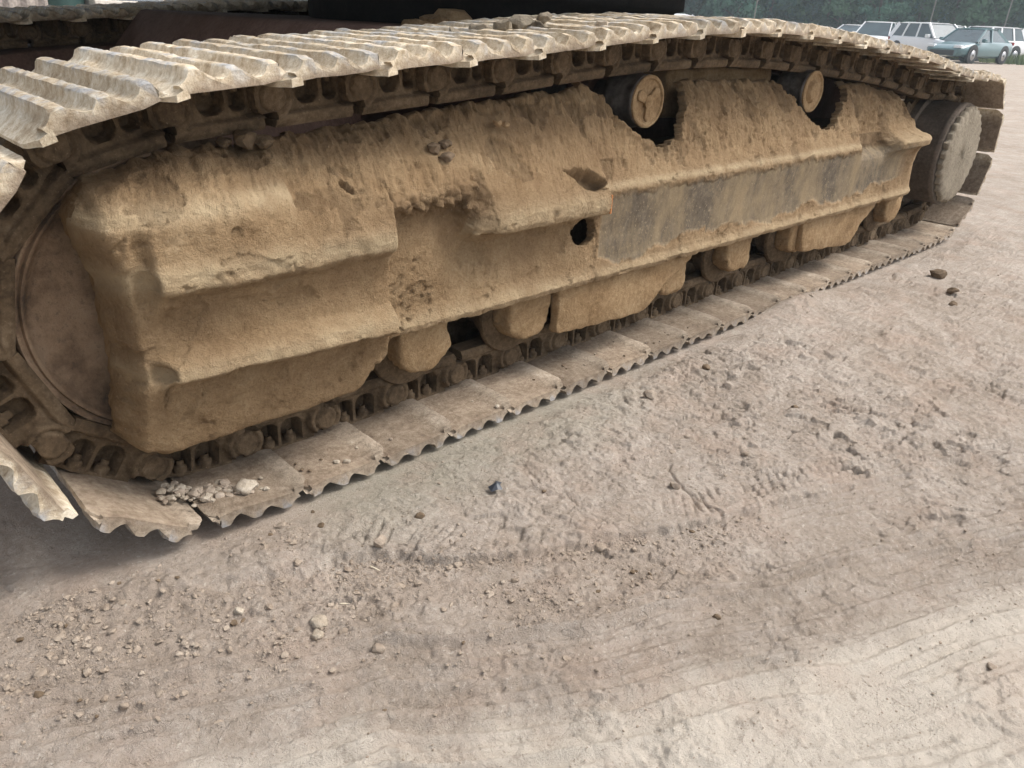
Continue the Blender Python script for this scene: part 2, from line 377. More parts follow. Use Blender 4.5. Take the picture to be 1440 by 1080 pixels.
s_al = X * dirv[0] + Y * dirv[1]; s_ac = -X * dirv[1] + Y * dirv[0]     # along / across the wheel ruts
nearf = sstep(9, 3, np.hypot(X - 0.5, Y + 0.8))
H = 0.016 * fbm2(X * 1.3, Y * 1.3, 4, 1) * sstep(0, 1.5, np.hypot(X, Y)) + 0.004 * fbm2(X * 9, Y * 9, 4, 2)
far_d = np.hypot(X, Y)
H += 0.05 * fbm2(X * 0.25, Y * 0.25, 4, 4) * sstep(3, 14, far_d)
# masks
m_plateau = sstep(0.0, -0.02, Vw)
m_rut = sstep(-0.004, 0.006, Vw) * sstep(0.24, 0.17, Vw + 0.03 * fbm2(X * 6, Y * 6, 2, 12))
m_rib = sstep(0.16, 0.21, Vw) * sstep(0.52, 0.42, Vw) * sstep(-0.35, 0.1, fbm2(X * 3.1, Y * 3.1, 3, 21) + 0.15)
m_pale = sstep(0.36, 0.50, Vw + 0.06 * fbm2(X * 5, Y * 5, 3, 31))  # packed earth, paler towards the viewpoint: foreground overexposure put into the colour
rimstep = sstep(-0.6, 0.0, X) * sstep(1.25, 0.85, X)
H += -0.015 * m_rut * (0.4 + 0.6 * rimstep) * nearf
H += 0.006 * np.exp(-((Vw + 0.015) / 0.02) ** 2) * rimstep * nearf
left = sstep(0.15, -0.25, X + 0.5 * Y + 0.06 * fbm2(X * 5, Y * 5, 3, 41)) * sstep(0.40, 0.20, V)
drag = sstep(0.05, 0.25, fbm2(s_al * 2.2, s_ac * 6, 3, 45)) * sstep(-0.40, -0.22, X + 0.5 * np.abs(Y + 0.1))
loose = np.clip((1 - 0.85 * drag) * m_rut * sstep(0.95, 0.35, X) * (0.75 + 0.5 * fbm2(X * 5, Y * 5, 3, 43)) + 0.95 * left * (1 - 0.85 * drag), 0, 1) * nearf
rt = sstep(0.9, 1.5, X) * nearf
# crumbly texture
w1, w2 = worley2(X * 38, Y * 38, 3); w3, w4 = worley2(X * 85, Y * 85, 9); w5, w6 = worley2(X * 20 + 0.3 * fbm2(X * 9, Y * 9, 2, 5), Y * 20, 14)
crumb = 0.010 * (0.6 - w1) * sstep(-0.2, 0.3, fbm2(X * 12, Y * 12, 3, 51)) + 0.005 * (0.6 - w3) + 0.012 * (0.55 - w5) * sstep(0.05, 0.4, fbm2(X * 6, Y * 6, 3, 53))
H += crumb * (0.12 + 0.55 * loose + 0.3 * rt * sstep(-0.1, 0.4, fbm2(X * 3, Y * 3, 3, 55))) * nearf
# long drag marks parallel to the ruts
str1 = fbm2(s_al * 2.2, s_ac * 55, 3, 61); str2 = fbm2(s_al * 5, s_ac * 120, 3, 63)
H += (0.0030 * str1 + 0.0012 * str2) * (0.25 + 0.8 * m_rib + 0.35 * m_pale + 0.3 * rt) * nearf * (1 - 0.7 * loose)
# tyre ribs
curve = 0.02 * np.sin(s_al * 3.0)
H += 0.0095 * m_rib * (sstep(0.25, 0.6, np.abs(((Vw * 0.35 + V * 0.65 + curve) / 0.052) % 1 - 0.5) * 2) - 0.5) * sstep(-0.3, 0.25, fbm2(s_al * 3, s_ac * 8, 3, 65)) * nearf
rv = V + 0.03 * np.sin(s_al * 2.1 + 0.5) + 0.004 * fbm2(X * 12, Y * 12, 2, 501)
rmask = sstep(0.14, 0.2, V) * sstep(0.80, 0.62, V) * sstep(-0.12, 0.12, fbm2(s_al * 1.7 + 3, s_ac * 5, 3, 503)) + sstep(0.55, 0.9, X) * sstep(-0.16, -0.10, V) * sstep(0.25, 0.12, V) * sstep(-0.15, 0.1, fbm2(s_al * 1.6, s_ac * 5, 3, 507))
saw = (rv / 0.026) % 1; H += 0.0105 * np.clip(rmask, 0, 1) * (np.where(saw < 0.35, saw / 0.35, 1 - (saw - 0.35) / 0.65) - 0.5) * nearf * sstep(2.4, 1.6, X)
for off, amp in ((0.205, .010), (0.235, .013), (0.268, .011), (0.335, .013), (0.365, .009), (0.44, .012), (0.475, .009), (0.53, .010), (0.60, .008)):
    H += amp * np.exp(-((rv - off) / 0.0075) ** 2) * sstep(-0.18, 0.05, fbm2(s_al * 1.3 + off * 40, V * 0 + off * 9, 2, 509)) * nearf * sstep(2.4, 1.6, X)
# lug prints on the plateau next to the rim
lugm = sstep(-0.13, -0.10, V) * sstep(-0.01, -0.03, V) * (sstep(0.55, 0.75, X) * sstep(1.3, 1.1, X) + sstep(-0.12, -0.02, X) * sstep(0.34, 0.2, X))
lug = np.abs(((AL + 0.35 * V) / 0.026) % 1 - 0.5) * 2
H += 0.007 * (sstep(0.15, 0.45, lug) - 1) * lugm * sstep(-0.25, 0.15, fbm2(X * 8, Y * 8, 3, 67))
# flaky scales
q = fbm2(X * 26, Y * 26, 4, 71); fl = np.abs(q) ** 0.6
H += 0.0060 * fl * (0.45 + 0.7 * rt + 0.35 * m_plateau) * nearf
aq = fbm2(s_al * 16 + 0.4 * q, s_ac * 34, 4, 75); H += 0.0065 * sstep(-0.05, 0.16, aq) * aq * (0.3 + 0.9 * rt + 0.35 * m_pale) * nearf
terr = fbm2(X * 13, Y * 13, 5, 77); H += 0.0040 * (sstep(-0.02, 0.02, terr) + sstep(0.18, 0.21, terr)) * sstep(-0.1, 0.25, fbm2(X * 2.1, Y * 2.1, 3, 79)) * nearf
H += 0.0018 * fbm2(X * 110, Y * 110, 3, 73) * nearf * sstep(2.6, 1.4, X)
# crust broken into tilted flakes
wx = 0.010 * fbm2(X * 30, Y * 30, 3, 301); wy = 0.010 * fbm2(X * 30, Y * 30, 3, 303)
for sc_, am, sd_, th in ((13, 0.0060, 5, 0.02), (27, 0.0048, 11, -0.02), (55, 0.0032, 23, -0.08), (105, 0.0018, 41, -0.14)):
    ph_, gp_ = plates((X + wx) * sc_, (Y + wy) * sc_ * 1.25 + 0.3 * X * sc_, sd_)
    mk = sstep(th, th + 0.22, fbm2(X * 3.7 + sd_, Y * 3.7, 4, 305 + sd_))
    mk = mk * sstep(0.30, 0.14, np.interp(X, gx[1:], np.diff(gx)) * sc_) * (0.6 + 0.7 * rt + 0.3 * m_plateau + 0.25 * m_rut - 0.2 * m_pale - 0.25 * m_rib) * nearf
    H += am * ph_ * mk - (0.5 * am) * sstep(0.07, 0.0, gp_) * mk
# explicit cracks
for poly, wd, dp in (([(0.794, -0.448), (0.76, -0.49), (0.731, -0.548), (0.722, -0.6), (0.714, -0.651), (0.683, -0.69)], 0.004, 0.010),
                     ([(0.49, -0.243), (0.47, -0.30), (0.50, -0.36), (0.47, -0.42), (0.48, -0.50)], 0.003, 0.006),
                     ([(0.331, -0.30), (0.36, -0.36), (0.35, -0.42), (0.30, -0.47)], 0.003, 0.005),
                     ([(0.60, -0.30), (0.63, -0.37), (0.61, -0.45)], 0.003, 0.005),
                     ([(0.40, -1.05), (0.44, -1.10), (0.43, -1.17), (0.47, -1.22)], 0.003, 0.004)):
    p_ = np.array(poly); k = (X > p_[:, 0].min() - .1) & (X < p_[:, 0].max() + .1) & (Y > p_[:, 1].min() - .1) & (Y < p_[:, 1].max() + .1)
    d_, _ = sdist(X[k] + 0.012 * fbm2(X[k] * 40, Y[k] * 40, 2, 81), Y[k] + 0.012 * fbm2(X[k] * 40 + 5, Y[k] * 40, 2, 82), p_)
    H[k] -= dp * np.exp(-(d_ / wd) ** 2)
smooth_patch = np.exp(-(((X - 0.455) / 0.11) ** 2 + ((Y + 1.14) / 0.10) ** 2) ** 2)
H = H * (1 - 0.8 * smooth_patch)
# little earth heap pushed against the shoes, and soil banked along the track edge
heap = np.exp(-(((X - 2.25) / 0.26) ** 2 + ((Y + 0.03) / 0.09) ** 2))
H += 0.05 * heap * (1 + 0.3 * fbm2(X * 20, Y * 20, 3, 91))
under = sstep(-0.03, 0.03, Y) * sstep(0.75, 0.55, Y) * sstep(-0.7, -0.4, X) * sstep(4.6, 4.2, X)
H = H * (1 - under) - 0.006 * under
edge_ = sstep(-0.11, -0.015, Y) * sstep(0.7, 0.55, Y) * sstep(-0.35, -0.1, X) * sstep(4.4, 4.1, X); H = H * (1 - 0.75 * edge_) - 0.011 * edge_ * (1 - np.clip(heap * 2.5, 0, 1)) + 0.035 * heap * edge_
grey = sstep(-0.34, -0.06, Y + 0.08 * fbm2(X * 4, Y * 4, 3, 95)) * sstep(-0.15, 0.1, X) * sstep(1.6, 0.6, X) * nearf
loose = np.clip(loose + 0.9 * heap, 0, 1)
me = mesh_np('ground', np.stack([X, Y, G + H], -1).reshape(-1, 3), grid_faces(len(gx), len(gy)))
attr(me, 'pale', np.clip(m_pale * nearf + smooth_patch, 0, 1)); attr(me, 'loose', loose); attr(me, 'grey', grey)
attr(me, 'crack', np.clip((sstep(-0.1, 0.25, fbm2(X * 2.3, Y * 2.3, 3, 97)) * 0.8 * (1 - 0.85 * m_pale) + 0.5 * smooth_patch) * nearf, 0, 1))
ground = tag(link('ground', me, m_ground), kind='structure')
def gz(x, y):
    i = np.clip(np.searchsorted(gx, x), 0, len(gx) - 1); j = np.clip(np.searchsorted(gy, y), 0, len(gy) - 1)
    return G + H[i, j]

# ------------------------------------------------------------------ excavator
exc = tag(empty('excavator', (1.93, 1.6, G)), 'mud caked crawler excavator with its near track and dark underside filling the view', 'excavator')
EO = Vector(exc.location)
def part(name, me, mat, parent=None):
    """a part of the excavator, given in world coordinates"""
    o = link(name, me, mat, parent or exc)
    if parent is None: o.location = -EO
    return o

# --- track path (pin centres), counter-clockwise seen from the near side
PI_ = math.pi; N_SHOE = 49; PITCH = 0.216
ic = (-0.15, 0.43); ir = 0.37; sc = (4.0, 0.43); sr = 0.372
top = [(3.72, 0.765), (3.21, 0.836), (2.65, 0.886), (2.02, 0.927), (1.6, 0.929), (1.18, 0.909), (0.75, 0.871), (0.35, 0.842), (0.11, 0.824)]
def make_path(scx):
    pts = [(ic[0], 0.06), (0.0, 0.056)] + [(x, 0.055) for x in np.linspace(0.2, scx - 0.05, 60)]
    for a in np.linspace(-85, 62, 50): pts.append((scx + sr * math.cos(R(a)), sc[1] + sr * math.sin(R(a))))
    P = [(scx + sr * math.cos(R(62)), sc[1] + sr * math.sin(R(62)))] + top + [(ic[0] + ir * math.cos(R(94)), ic[1] + ir * math.sin(R(94)))]
    P = [(2 * P[0][0] - P[1][0], 2 * P[0][1] - P[1][1])] + P + [(P[-1][0] - 0.25, P[-1][1] - 0.03)]
    for k in range(1, len(P) - 2):
        p0, p1, p2, p3 = map(np.array, P[k - 1:k + 3])
        for t in np.linspace(0, 1, 12, endpoint=False):
            pts.append(tuple(0.5 * (2 * p1 + (p2 - p0) * t + (2 * p0 - 5 * p1 + 4 * p2 - p3) * t * t + (-p0 + 3 * p1 - 3 * p2 + p3) * t ** 3)))
    for a in np.linspace(96, 268, 60): pts.append((ic[0] + ir * math.cos(R(a)), ic[1] + ir * math.sin(R(a))))
    pts = np.array(pts + [pts[0]]); return pts, np.concatenate([[0], np.cumsum(np.hypot(*np.diff(pts, axis=0).T))])
scx = 4.0
for _ in range(8):
    pts, cum = make_path(scx); scx += (N_SHOE * PITCH - cum[-1]) / 2 * 0.9
pts, cum = make_path(scx)
print('sprocket x', scx, 'path', cum[-1])
def at(s):
    s = s % cum[-1]; return np.array([np.interp(s, cum, pts[:, 0]), np.interp(s, cum, pts[:, 1])])
s0 = (0.168 - ic[0]) % PITCH
step = cum[-1] / N_SHOE
pins = [at(s0 + k * step) for k in range(N_SHOE)]

def shoe_mesh(seed, ny=44):
    """triple grouser shoe; local x along the track, z towards the inside, origin on the pin"""
    prof = []   # outer line: (x, depth below the plate underside, ridge)
    x0, x1 = 0.050, 0.266
    def ridge(c, w, h): return [(c - w * 1.25, 0.0, 0), (c - w * 0.95, h * 0.10, 0), (c - w * 0.66, h * 0.36, 0), (c - w * 0.50, h * 0.72, .2), (c - w * 0.40, h * 0.96, .9), (c, h * 1.02, 1), (c + w * 0.40, h * 0.96, .9), (c + w * 0.50, h * 0.72, .2), (c + w * 0.66, h * 0.36, 0), (c + w * 0.95, h * 0.10, 0), (c + w * 1.25, 0.0, 0)]
    outer = [(x0, 0.0, 0)] + ridge(0.082, 0.024, 0.028) + ridge(0.153, 0.023, 0.026) + ridge(0.226, 0.025, 0.029) + [(x1 - 0.003, -0.005, 0), (x1 + 0.019, -0.018, 0)]
    inner = [(x1 + 0.020, 0.012), (x1 - 0.004, 0.009), (x1 - 0.024, 0.001), (0.21, 0), (0.158, 0), (0.10, 0), (x0 + 0.016, -0.006), (x0, -0.010)]
    ys = np.concatenate([[0, 0.004, 0.012, 0.024, 0.04], np.linspace(0.07, 0.53, ny - 10), [0.56, 0.576, 0.588, 0.596, 0.6]])
    rs = np.random.default_rng(seed); ph = rs.uniform(0, 50)
    no, ni = len(outer), len(inner); oa = np.array(outer); ia = np.array(inner)
    Ys = ys[:, None] + np.zeros((1, no)); Xo = oa[None, :, 0] + 0 * Ys; Do = oa[None, :, 1] + 0 * Ys; Ro = oa[None, :, 2] + 0 * Ys
    e = np.minimum(Ys, 0.6 - Ys); kk_ = 0.80 + 0.20 * sstep(0.0, 0.03, e); inset = 0.020 * (1 - sstep(0, 0.034, e))
    wear = 0.0026 * perlin(Xo * 16 + ph, Ys * 10, seed * 3.3) + 0.0022 * perlin(Xo * 42 + ph, Ys * 42, seed * 3.3) + 0.0018 * perlin(Xo * 90 + ph, Ys * 90, seed * 2.1)
    fill = 0.016 * np.maximum(0, perlin(Xo * 9 + ph, Ys * 7 + ph, 0.5) - 0.02) * (1 - Ro) * (0.6 + 0.8 * np.abs(perlin(Xo * 50, Ys * 50 + ph, 2.5)))
    dip = 0.005 * np.maximum(0, perlin(Ys * 6 + ph, Xo * 0 + np.round(Xo * 14) * 3.1, 4.4) - 0.15) * Ro
    xx = np.where(Xo <= x0 + 0.001, Xo + inset, np.where(Xo >= x1 - 0.004, Xo - inset, Xo)) + wear * 0.5
    ey = 0.0015 * perlin(Xo * 45 + ph, 3.3 + 0 * Xo, seed * 1.7) * (e < 0.02)
    zo = -0.067 - Do * kk_ - np.where(Do > 0, wear, wear * 0.3) - fill + dip
    Vo = np.stack([xx, Ys + ey, zo], -1)
    Yi = ys[:, None] + np.zeros((1, ni)); Xi = ia[None, :, 0] + 0 * Yi; e2 = np.minimum(Yi, 0.6 - Yi); in2 = 0.020 * (1 - sstep(0, 0.034, e2))
    Vi = np.stack([np.where(Xi >= x1 - 0.004, Xi - in2, np.where(Xi <= x0 + 0.001, Xi + in2, Xi)), Yi, -0.055 + ia[None, :, 1] + 0.0016 * perlin(Xi * 25, Yi * 25, 7.7 + seed)], -1)
    Vs = np.concatenate([Vo, Vi], 1).reshape(-1, 3)
    io = np.zeros_like(Xi); io[:, :2] = 1.0; io[:, 2] = 0.3; io[:, -1] = 0.6
    ou = np.concatenate([np.ones_like(Xo), io], 1).ravel(); rg = np.concatenate([Ro, np.zeros_like(Xi)], 1).ravel()
    n = len(outer) + len(inner); F = []
    for j in range(len(ys) - 1):
        for k in range(n):
            a, b = j * n + k, j * n + (k + 1) % n; F.append((a, a + n, b + n, b))
    me = mesh_np('track_shoe', np.array(Vs), np.array(F)); 
    bm = bmesh.new(); bm.from_mesh(me); bm.verts.ensure_lookup_table()
    for row, flip in ((0, 1), (len(ys) - 1, 0)):
        vs_ = [bm.verts[row * n + k] for k in range(n)]
        # cap as strips between the outer and inner lines
        o_ = vs_[:len(outer)]; i_ = vs_[len(outer):][::-1]
        ix = [v.co.x for v in i_]; kk = 0
        for a, b in zip(o_[:-1], o_[1:]):
            j0 = kk
            while kk < len(i_) - 2 and ix[kk + 1] < b.co.x - 0.004: kk += 1
            f = [a, b] + [i_[q_] for q_ in range(kk, j0 - 1, -1)]
            try: bm.faces.new(f)
            except ValueError: pass
        try: bm.faces.new([o_[-1]] + [i_[q_] for q_ in range(len(i_) - 1, kk - 1, -1)])
        except ValueError: pass
    bmesh.ops.recalc_face_normals(bm, faces=bm.faces); shade(bm, 50)
    bm.to_mesh(me); bm.free()
    attr(me, 'outer', ou); attr(me, 'ridge', rg)
    me.materials.append(m_shoe); return me
shoe_meshes = [shoe_mesh(i) for i in range(11)]

def link_mesh(seed):
    """near side of the chain: rail, pin boss, two windows, as a relief on a grid with walls behind"""
    nx, nz = 76, 36
    gx_ = np.linspace(-0.03, 0.262, nx); gz_ = np.linspace(-0.056, 0.058, nz)
    A, B = np.meshgrid(gx_, gz_, indexing='ij')
    D = np.full(A.shape, 0.198)                     # y of the face
    rail = sstep(0.026, 0.034, B); D = D - 0.013 * rail
    D = D + 0.006 * sstep(0.048, 0.058, B)
    web = sstep(0.012, 0.03, B); 
    r1 = np.hypot(A - 0.216, B + 0.004); boss = sstep(0.050, 0.042, r1); D = np.minimum(D, 0.198 - 0.020 * boss)
    pin = sstep(0.029, 0.026, r1); ring = sstep(0.035, 0.033, r1) * (1 - pin); D = D - 0.004 * pin + 0.004 * ring
    shoulder = sstep(0.13, 0.20, A) * sstep(0.035, 0.01, np.abs(B - 0.022)) ; D = D - 0.010 * shoulder * (1 - boss)
    D = D + 0.012 * sstep(0.075, 0.04, A) * (1 - rail)     # the tail end sits deeper
    def win(cx, hw, z0, z1):
        d = np.maximum(np.abs(A - cx) - hw, np.where(B > (z0 + z1) / 2, np.hypot(np.maximum(np.abs(A - cx) - hw * 0.2, 0), np.maximum(B - z1 + hw * 0.8, 0)) - hw * 0.8, z0 - B))
        return sstep(0.003, -0.004, d)
    D = D + 0.040 * np.maximum(win(0.070, 0.017, -0.046, 0.014), win(0.128, 0.025, -0.047, 0.016))
    D = D + 0.0018 * fbm2(A * 45 + seed * 3, B * 45, 3, seed) + 0.001 * fbm2(A * 150, B * 150, 2, seed + 4)
    tail = np.hypot(A - 0.012, B) ; 
    gap = 0.010 - 0.10 * 0.0
    lo_x = 0.004 + 0.020 * sstep(-0.02, 0.055, B) - 0.0 * B
    hi_x = np.where(B > 0.028, 0.214 + 0.12 * (B - 0.028), np.where(B < -0.03, 0.19, 0.262))
    mask = (A > lo_x) & (A < hi_x) & ~((A > 0.205) & (r1 > 0.047) & (B < 0.028))
    Vv = np.stack([A, D, B], -1).reshape(-1, 3); F = grid_faces(nx, nz)
    F = F[mask.ravel()[F].all(1)]
    me = mesh_np('track_link', Vv, F[:, ::-1] if False else F); bm = bmesh.new(); bm.from_mesh(me)
    bmesh.ops.delete(bm, geom=[v for v in bm.verts if not v.link_faces], context='VERTS')
    be = [e for e in bm.edges if e.is_boundary]
    r = bmesh.ops.extrude_edge_only(bm, edges=be)
    for v in [g for g in r['geom'] if isinstance(g, bmesh.types.BMVert)]: v.co.y = 0.246
    # rail top closes towards the inside
    bmesh.ops.recalc_face_normals(bm, faces=bm.faces); shade(bm, 55)
    bm.to_mesh(me); bm.free(); me.materials.append(m_link); return me
link_meshes = [link_mesh(i + 1) for i in range(3)]
bm = bmesh.new(); bm_box(bm, 0.0, 0.225, 0.362, 0.412, -0.054, 0.055, 0.006)
bm_lathe(bm, [(0.028, 0.24), (0.028, 0.37)], 14, (0.216, 0, 0)); shade(bm)
me_inner = bpy.data.meshes.new('inner_link'); bm.to_mesh(me_inner); bm.free(); me_inner.materials.append(m_link)
bm = bmesh.new()
bm_lathe(bm, [(0.0155, -0.056), (0.0165, -0.036), (0.015, -0.033), (0.009, -0.032), (0.009, -0.022), (0.007, -0.019)], 6, (0, 0, 0), 'Z'); shade(bm, 30)
me_nut = bpy.data.meshes.new('nut'); bm.to_mesh(me_nut); bm.free(); me_nut.materials.append(m_link)

def place(o, p, q, y=0.0):
    d = q - p; a = math.atan2(d[1], d[0])
    o.matrix_local = Matrix.Translation((p[0] - EO.x, y - EO.y, p[1] - EO.z)) @ Matrix.Rotation(-a, 4, 'Y')
proto_shoe = None
for k in range(N_SHOE):
    p, q_ = pins[k], pins[(k + 1) % N_SHOE]
    o = bpy.data.objects.new('track_shoe', shoe_meshes[(k * 4 + k // 11) % 11]); COL.objects.link(o); o.parent = exc; place(o, p, q_)
    if max(p[1], q_[1]) < 0.30: o.material_slots[0].link = 'OBJECT'; o.material_slots[0].material = m_shoe_soil
    l = bpy.data.objects.new('track_link', link_meshes[k % 3]); COL.objects.link(l); l.parent = o
    l2 = bpy.data.objects.new('inner_link', me_inner); COL.objects.link(l2); l2.parent = o
    for nx_ in (0.070, 0.128):
        n_ = bpy.data.objects.new('nut', me_nut); COL.objects.link(n_); n_.parent = o; n_.location = (nx_, 0.212, 0); n_.rotation_euler.z = random.random()
# far track: same path, shoes only (its chain and frame are hidden in the dark)
for k in range(N_SHOE):
    o = bpy.data.objects.new('track_shoe', shoe_meshes[(k * 2 + 1) % 11]); COL.objects.link(o); o.parent = exc; place(o, pins[k], pins[(k + 1) % N_SHOE], 2.6)
    l = bpy.data.objects.new('track_link', link_meshes[k % 3]); COL.objects.link(l); l.parent = o
    l2 = bpy.data.objects.new('inner_link', me_inner); COL.objects.link(l2); l2.parent = o

# --- idler wheel
bm = bmesh.new()
IR = 0.303
bm_lathe(bm, [(0.03, 0.232), (0.10, 0.232), (0.13, 0.240), (0.20, 0.244), (0.258, 0.232), (0.272, 0.222), (0.276, 0.213), (0.281, 0.206), (0.285, 0.204), (0.288, 0.212), (0.291, 0.206), (0.296, 0.201), (IR - 0.003, 0.201), (IR, 0.206), (IR, 0.245), (0.345, 0.252), (0.345, 0.348), (IR, 0.355), (IR, 0.40), (0.2, 0.41)], 96, (ic[0], 0, ic[1]))
roughen(bm, 0.0015, 22); shade(bm, 40); part('idler_wheel', bm, m_idler)
# --- final drive, cover and sprocket
bm = bmesh.new()
FX = scx
bm_lathe(bm, [(0.225, 0.062), (0.262, 0.066), (0.266, 0.075), (0.266, 0.09), (0.262, 0.095), (0.262, 0.235), (0.285, 0.24), (0.285, 0.30), (0.2, 0.31)], 72, (FX, 0, sc[1])); roughen(bm, 0.0012, 18); shade(bm, 40)
fd = part('final_drive', bm, m_drum)
bm = bmesh.new(); nb = 120; rows = []
for j, (rf, y) in enumerate(((1.0, 0.060), (1.0, 0.046), (0.985, 0.038), (0.93, 0.033), (0.72, 0.031), (0.45, 0.029), (0.2, 0.030), (0.02, 0.030))):
    row = []
    for k in range(nb):
        t = 2 * PI_ * k / nb
        jag = 0.017 * (abs((k * 30 / nb) % 1 - 0.5) * 2) + 0.005 * math.sin(t * 17 + 1) * (0.5 + 0.5 * math.sin(t * 5)) + random.uniform(-.0025, .0025)
        rr = (0.252 - (jag if j < 4 else jag * 0.3)) * rf
        row.append(bm.verts.new((FX + rr * math.cos(t), y + random.uniform(-.0012, .0012), sc[1] + rr * math.sin(t))))
    rows.append(row)
for a, b in zip(rows[:-1], rows[1:]):
    for k in range(nb): bm.faces.new((a[k], a[(k + 1) % nb], b[(k + 1) % nb], b[k]))
bm.faces.new(rows[-1]); bmesh.ops.recalc_face_normals(bm, faces=bm.faces); shade(bm, 50)
link('drive_cover', bm, m_cover, fd)
bm = bmesh.new(); tp = []
for k in range(21):
    for da, rr in ((-0.30, 0.325), (-0.14, 0.368), (0.14, 0.368), (0.30, 0.325)):
        t = 2 * PI_ * (k + da) / 21; tp.append((FX + rr * math.cos(t), sc[1] + rr * math.sin(t)))
bm_prism(bm, tp, 0.275, 0.325); shade(bm, 30); part('sprocket', bm, m_link)
# --- carrier rollers
def carrier(cx, cz, kind):
    bm = bmesh.new(); r = 0.078
    bm_lathe(bm, [(0.066, 0.158), (0.072, 0.154), (r, 0.157), (r + 0.001, 0.164), (r, 0.17), (r - 0.003, 0.173), (r + 0.004, 0.20), (r + 0.006, 0.25), (r + 0.006, 0.27), (0.05, 0.28), (0.045, 0.62)], 56, (cx, 0, cz)); shade(bm, 35)
    o = part('carrier_roller', bm, m_steel)
    bm = bmesh.new()
    pr = [(0.070, 0.160), (0.0775, 0.156), (0.0775, 0.150), (0.073, 0.147), (0.068, 0.1475), (0.064, 0.153), (0.045, 0.156)] + ([(0.040, 0.152), (0.036, 0.143), (0.030, 0.140), (0.012, 0.139), (0.001, 0.139)] if kind else [(0.02, 0.157), (0.001, 0.157)])
    bm_lathe(bm, pr, 48, (cx, 0, cz))
    if not kind:
        for k in range(3):
            t = R(35 + 120 * k); 
            c_ = [(cx + rr * math.cos(t + a), cz + rr * math.sin(t + a)) for rr, a in ((0.018, -0.7), (0.034, -0.42), (0.050, -0.34), (0.059, -0.12), (0.059, 0.12), (0.050, 0.34), (0.034, 0.42), (0.018, 0.7))]
            bm_prism(bm, c_, 0.147, 0.158, 0.003)
        bm_lathe(bm, [(0.02, 0.158), (0.02, 0.146), (0.012, 0.144), (0.001, 0.146)], 20, (cx, 0, cz))
    roughen(bm, 0.0012, 70); shade(bm, 40)
    link('roller_cap', bm, m_guard, o)
carrier(1.33, 0.78, 0); carrier(2.39, 0.782, 1)
# --- track rollers
def track_roller(cx, big=True):
    bm = bmesh.new(); cz = 0.200
    bm_lathe(bm, [(0.05, 0.155), (0.095, 0.160), (0.116, 0.168), (0.119, 0.174), (0.118, 0.184), (0.092, 0.192), (0.089, 0.196), (0.089, 0.24), (0.07, 0.25), (0.07, 0.35), (0.089, 0.36), (0.089, 0.40)], 48, (cx, 0, cz), wob=0.01); roughen(bm, 0.0015, 30); shade(bm, 35)
    o = part('track_roller', bm, m_link)
    bm = bmesh.new(); pr = []
    w, dn = 0.082, 0.066
    for k in range(13):
        t = PI_ + PI_ * k / 12; pr.append((cx + w * math.cos(t) * (1 if abs(math.cos(t)) > .3 else 1), 0.205 + dn * math.sin(t)))
    pr += [(cx + w + 0.004, 0.30), (cx - w - 0.004, 0.30)]
    bm_prism(bm, pr, 0.088, 0.160, 0.012); roughen(bm, 0.010, 18, seed=cx * 7, maxlen=0.016); shade(bm, 60)
    link('roller_cap', bm, m_guard, o)
for cx in (0.42, 0.80, 1.50, 1.93, 2.40, 2.92, 3.36): track_roller(cx)
# --- track guards below the frame
for pl in ([(0.895, 0.30), (0.892, 0.150), (0.905, 0.138), (1.30, 0.118), (1.345, 0.125), (1.43, 0.20), (1.56, 0.262), (1.60, 0.30)], [(2.36, 0.30), (2.395, 0.158), (2.41, 0.150), (2.84, 0.112), (2.87, 0.12), (2.93, 0.19), (3.06, 0.265), (3.08, 0.30)]):
    bm = bmesh.new(); bm_prism(bm, pl, 0.066, 0.10, 0.006); roughen(bm, 0.006, 16, maxlen=0.018); shade(bm, 50); part('track_guard', bm, m_guard)

# --- mud-covered track frame: profile stations, 18 named points each (y, z) from the top inside to the bottom inside
ST = {}
def st(x, *p): ST[x] = p
# left cover block
A0 = [(.30, .715), (.20, .722), (.13, .722), (.07, .700), (.022, .668), (.008, .635), (.008, .600), (.002, .570), (-.012, .552), (-.012, .520), (.020, .500), (.034, .450), (.030, .395), (-.008, .368), (-.012, .340), (.022, .326), (.048, .240), (.062, .160), (.12, .135), (.20, .135)]
st(-0.32, *[(.30, .69), (.20, .695), (.13, .70), (.07, .690), (.035, .665), (.030, .635), (.035, .600), (.040, .570), (.045, .552), (.045, .520), (.050, .500), (.050, .450), (.050, .395), (.050, .368), (.050, .340), (.052, .30), (.055, .240), (.066, .200), (.12, .185), (.20, .185)])
st(-0.285, *[(.30, .705), (.20, .712), (.13, .712), (.07, .695), (.020, .668), (.010, .635), (.012, .600), (.018, .570), (.028, .552), (.032, .520), (.035, .500), (.036, .450), (.034, .395), (.028, .368), (.028, .340), (.035, .30), (.050, .240), (.064, .175), (.12, .15), (.20, .15)])
st(-0.25, *A0)
st(-0.10, *[(.30, .725), (.20, .732), (.13, .726), (.07, .700), (.016, .664), (.004, .630), (.004, .598), (.000, .570), (-.014, .550), (-.014, .515), (.020, .495), (.036, .450), (.030, .395), (-.010, .368), (-.015, .340), (.022, .322), (.048, .240), (.062, .162), (.12, .135), (.20, .135)])
st(0.03, *[(.30, .73), (.22, .738), (.16, .722), (.10, .692), (.045, .655), (.020, .625), (.010, .600), (.002, .575), (-.012, .552), (-.012, .515), (.020, .493), (.036, .445), (.030, .392), (-.012, .368), (-.017, .336), (.022, .318), (.048, .240), (.060, .164), (.12, .14), (.20, .14)])
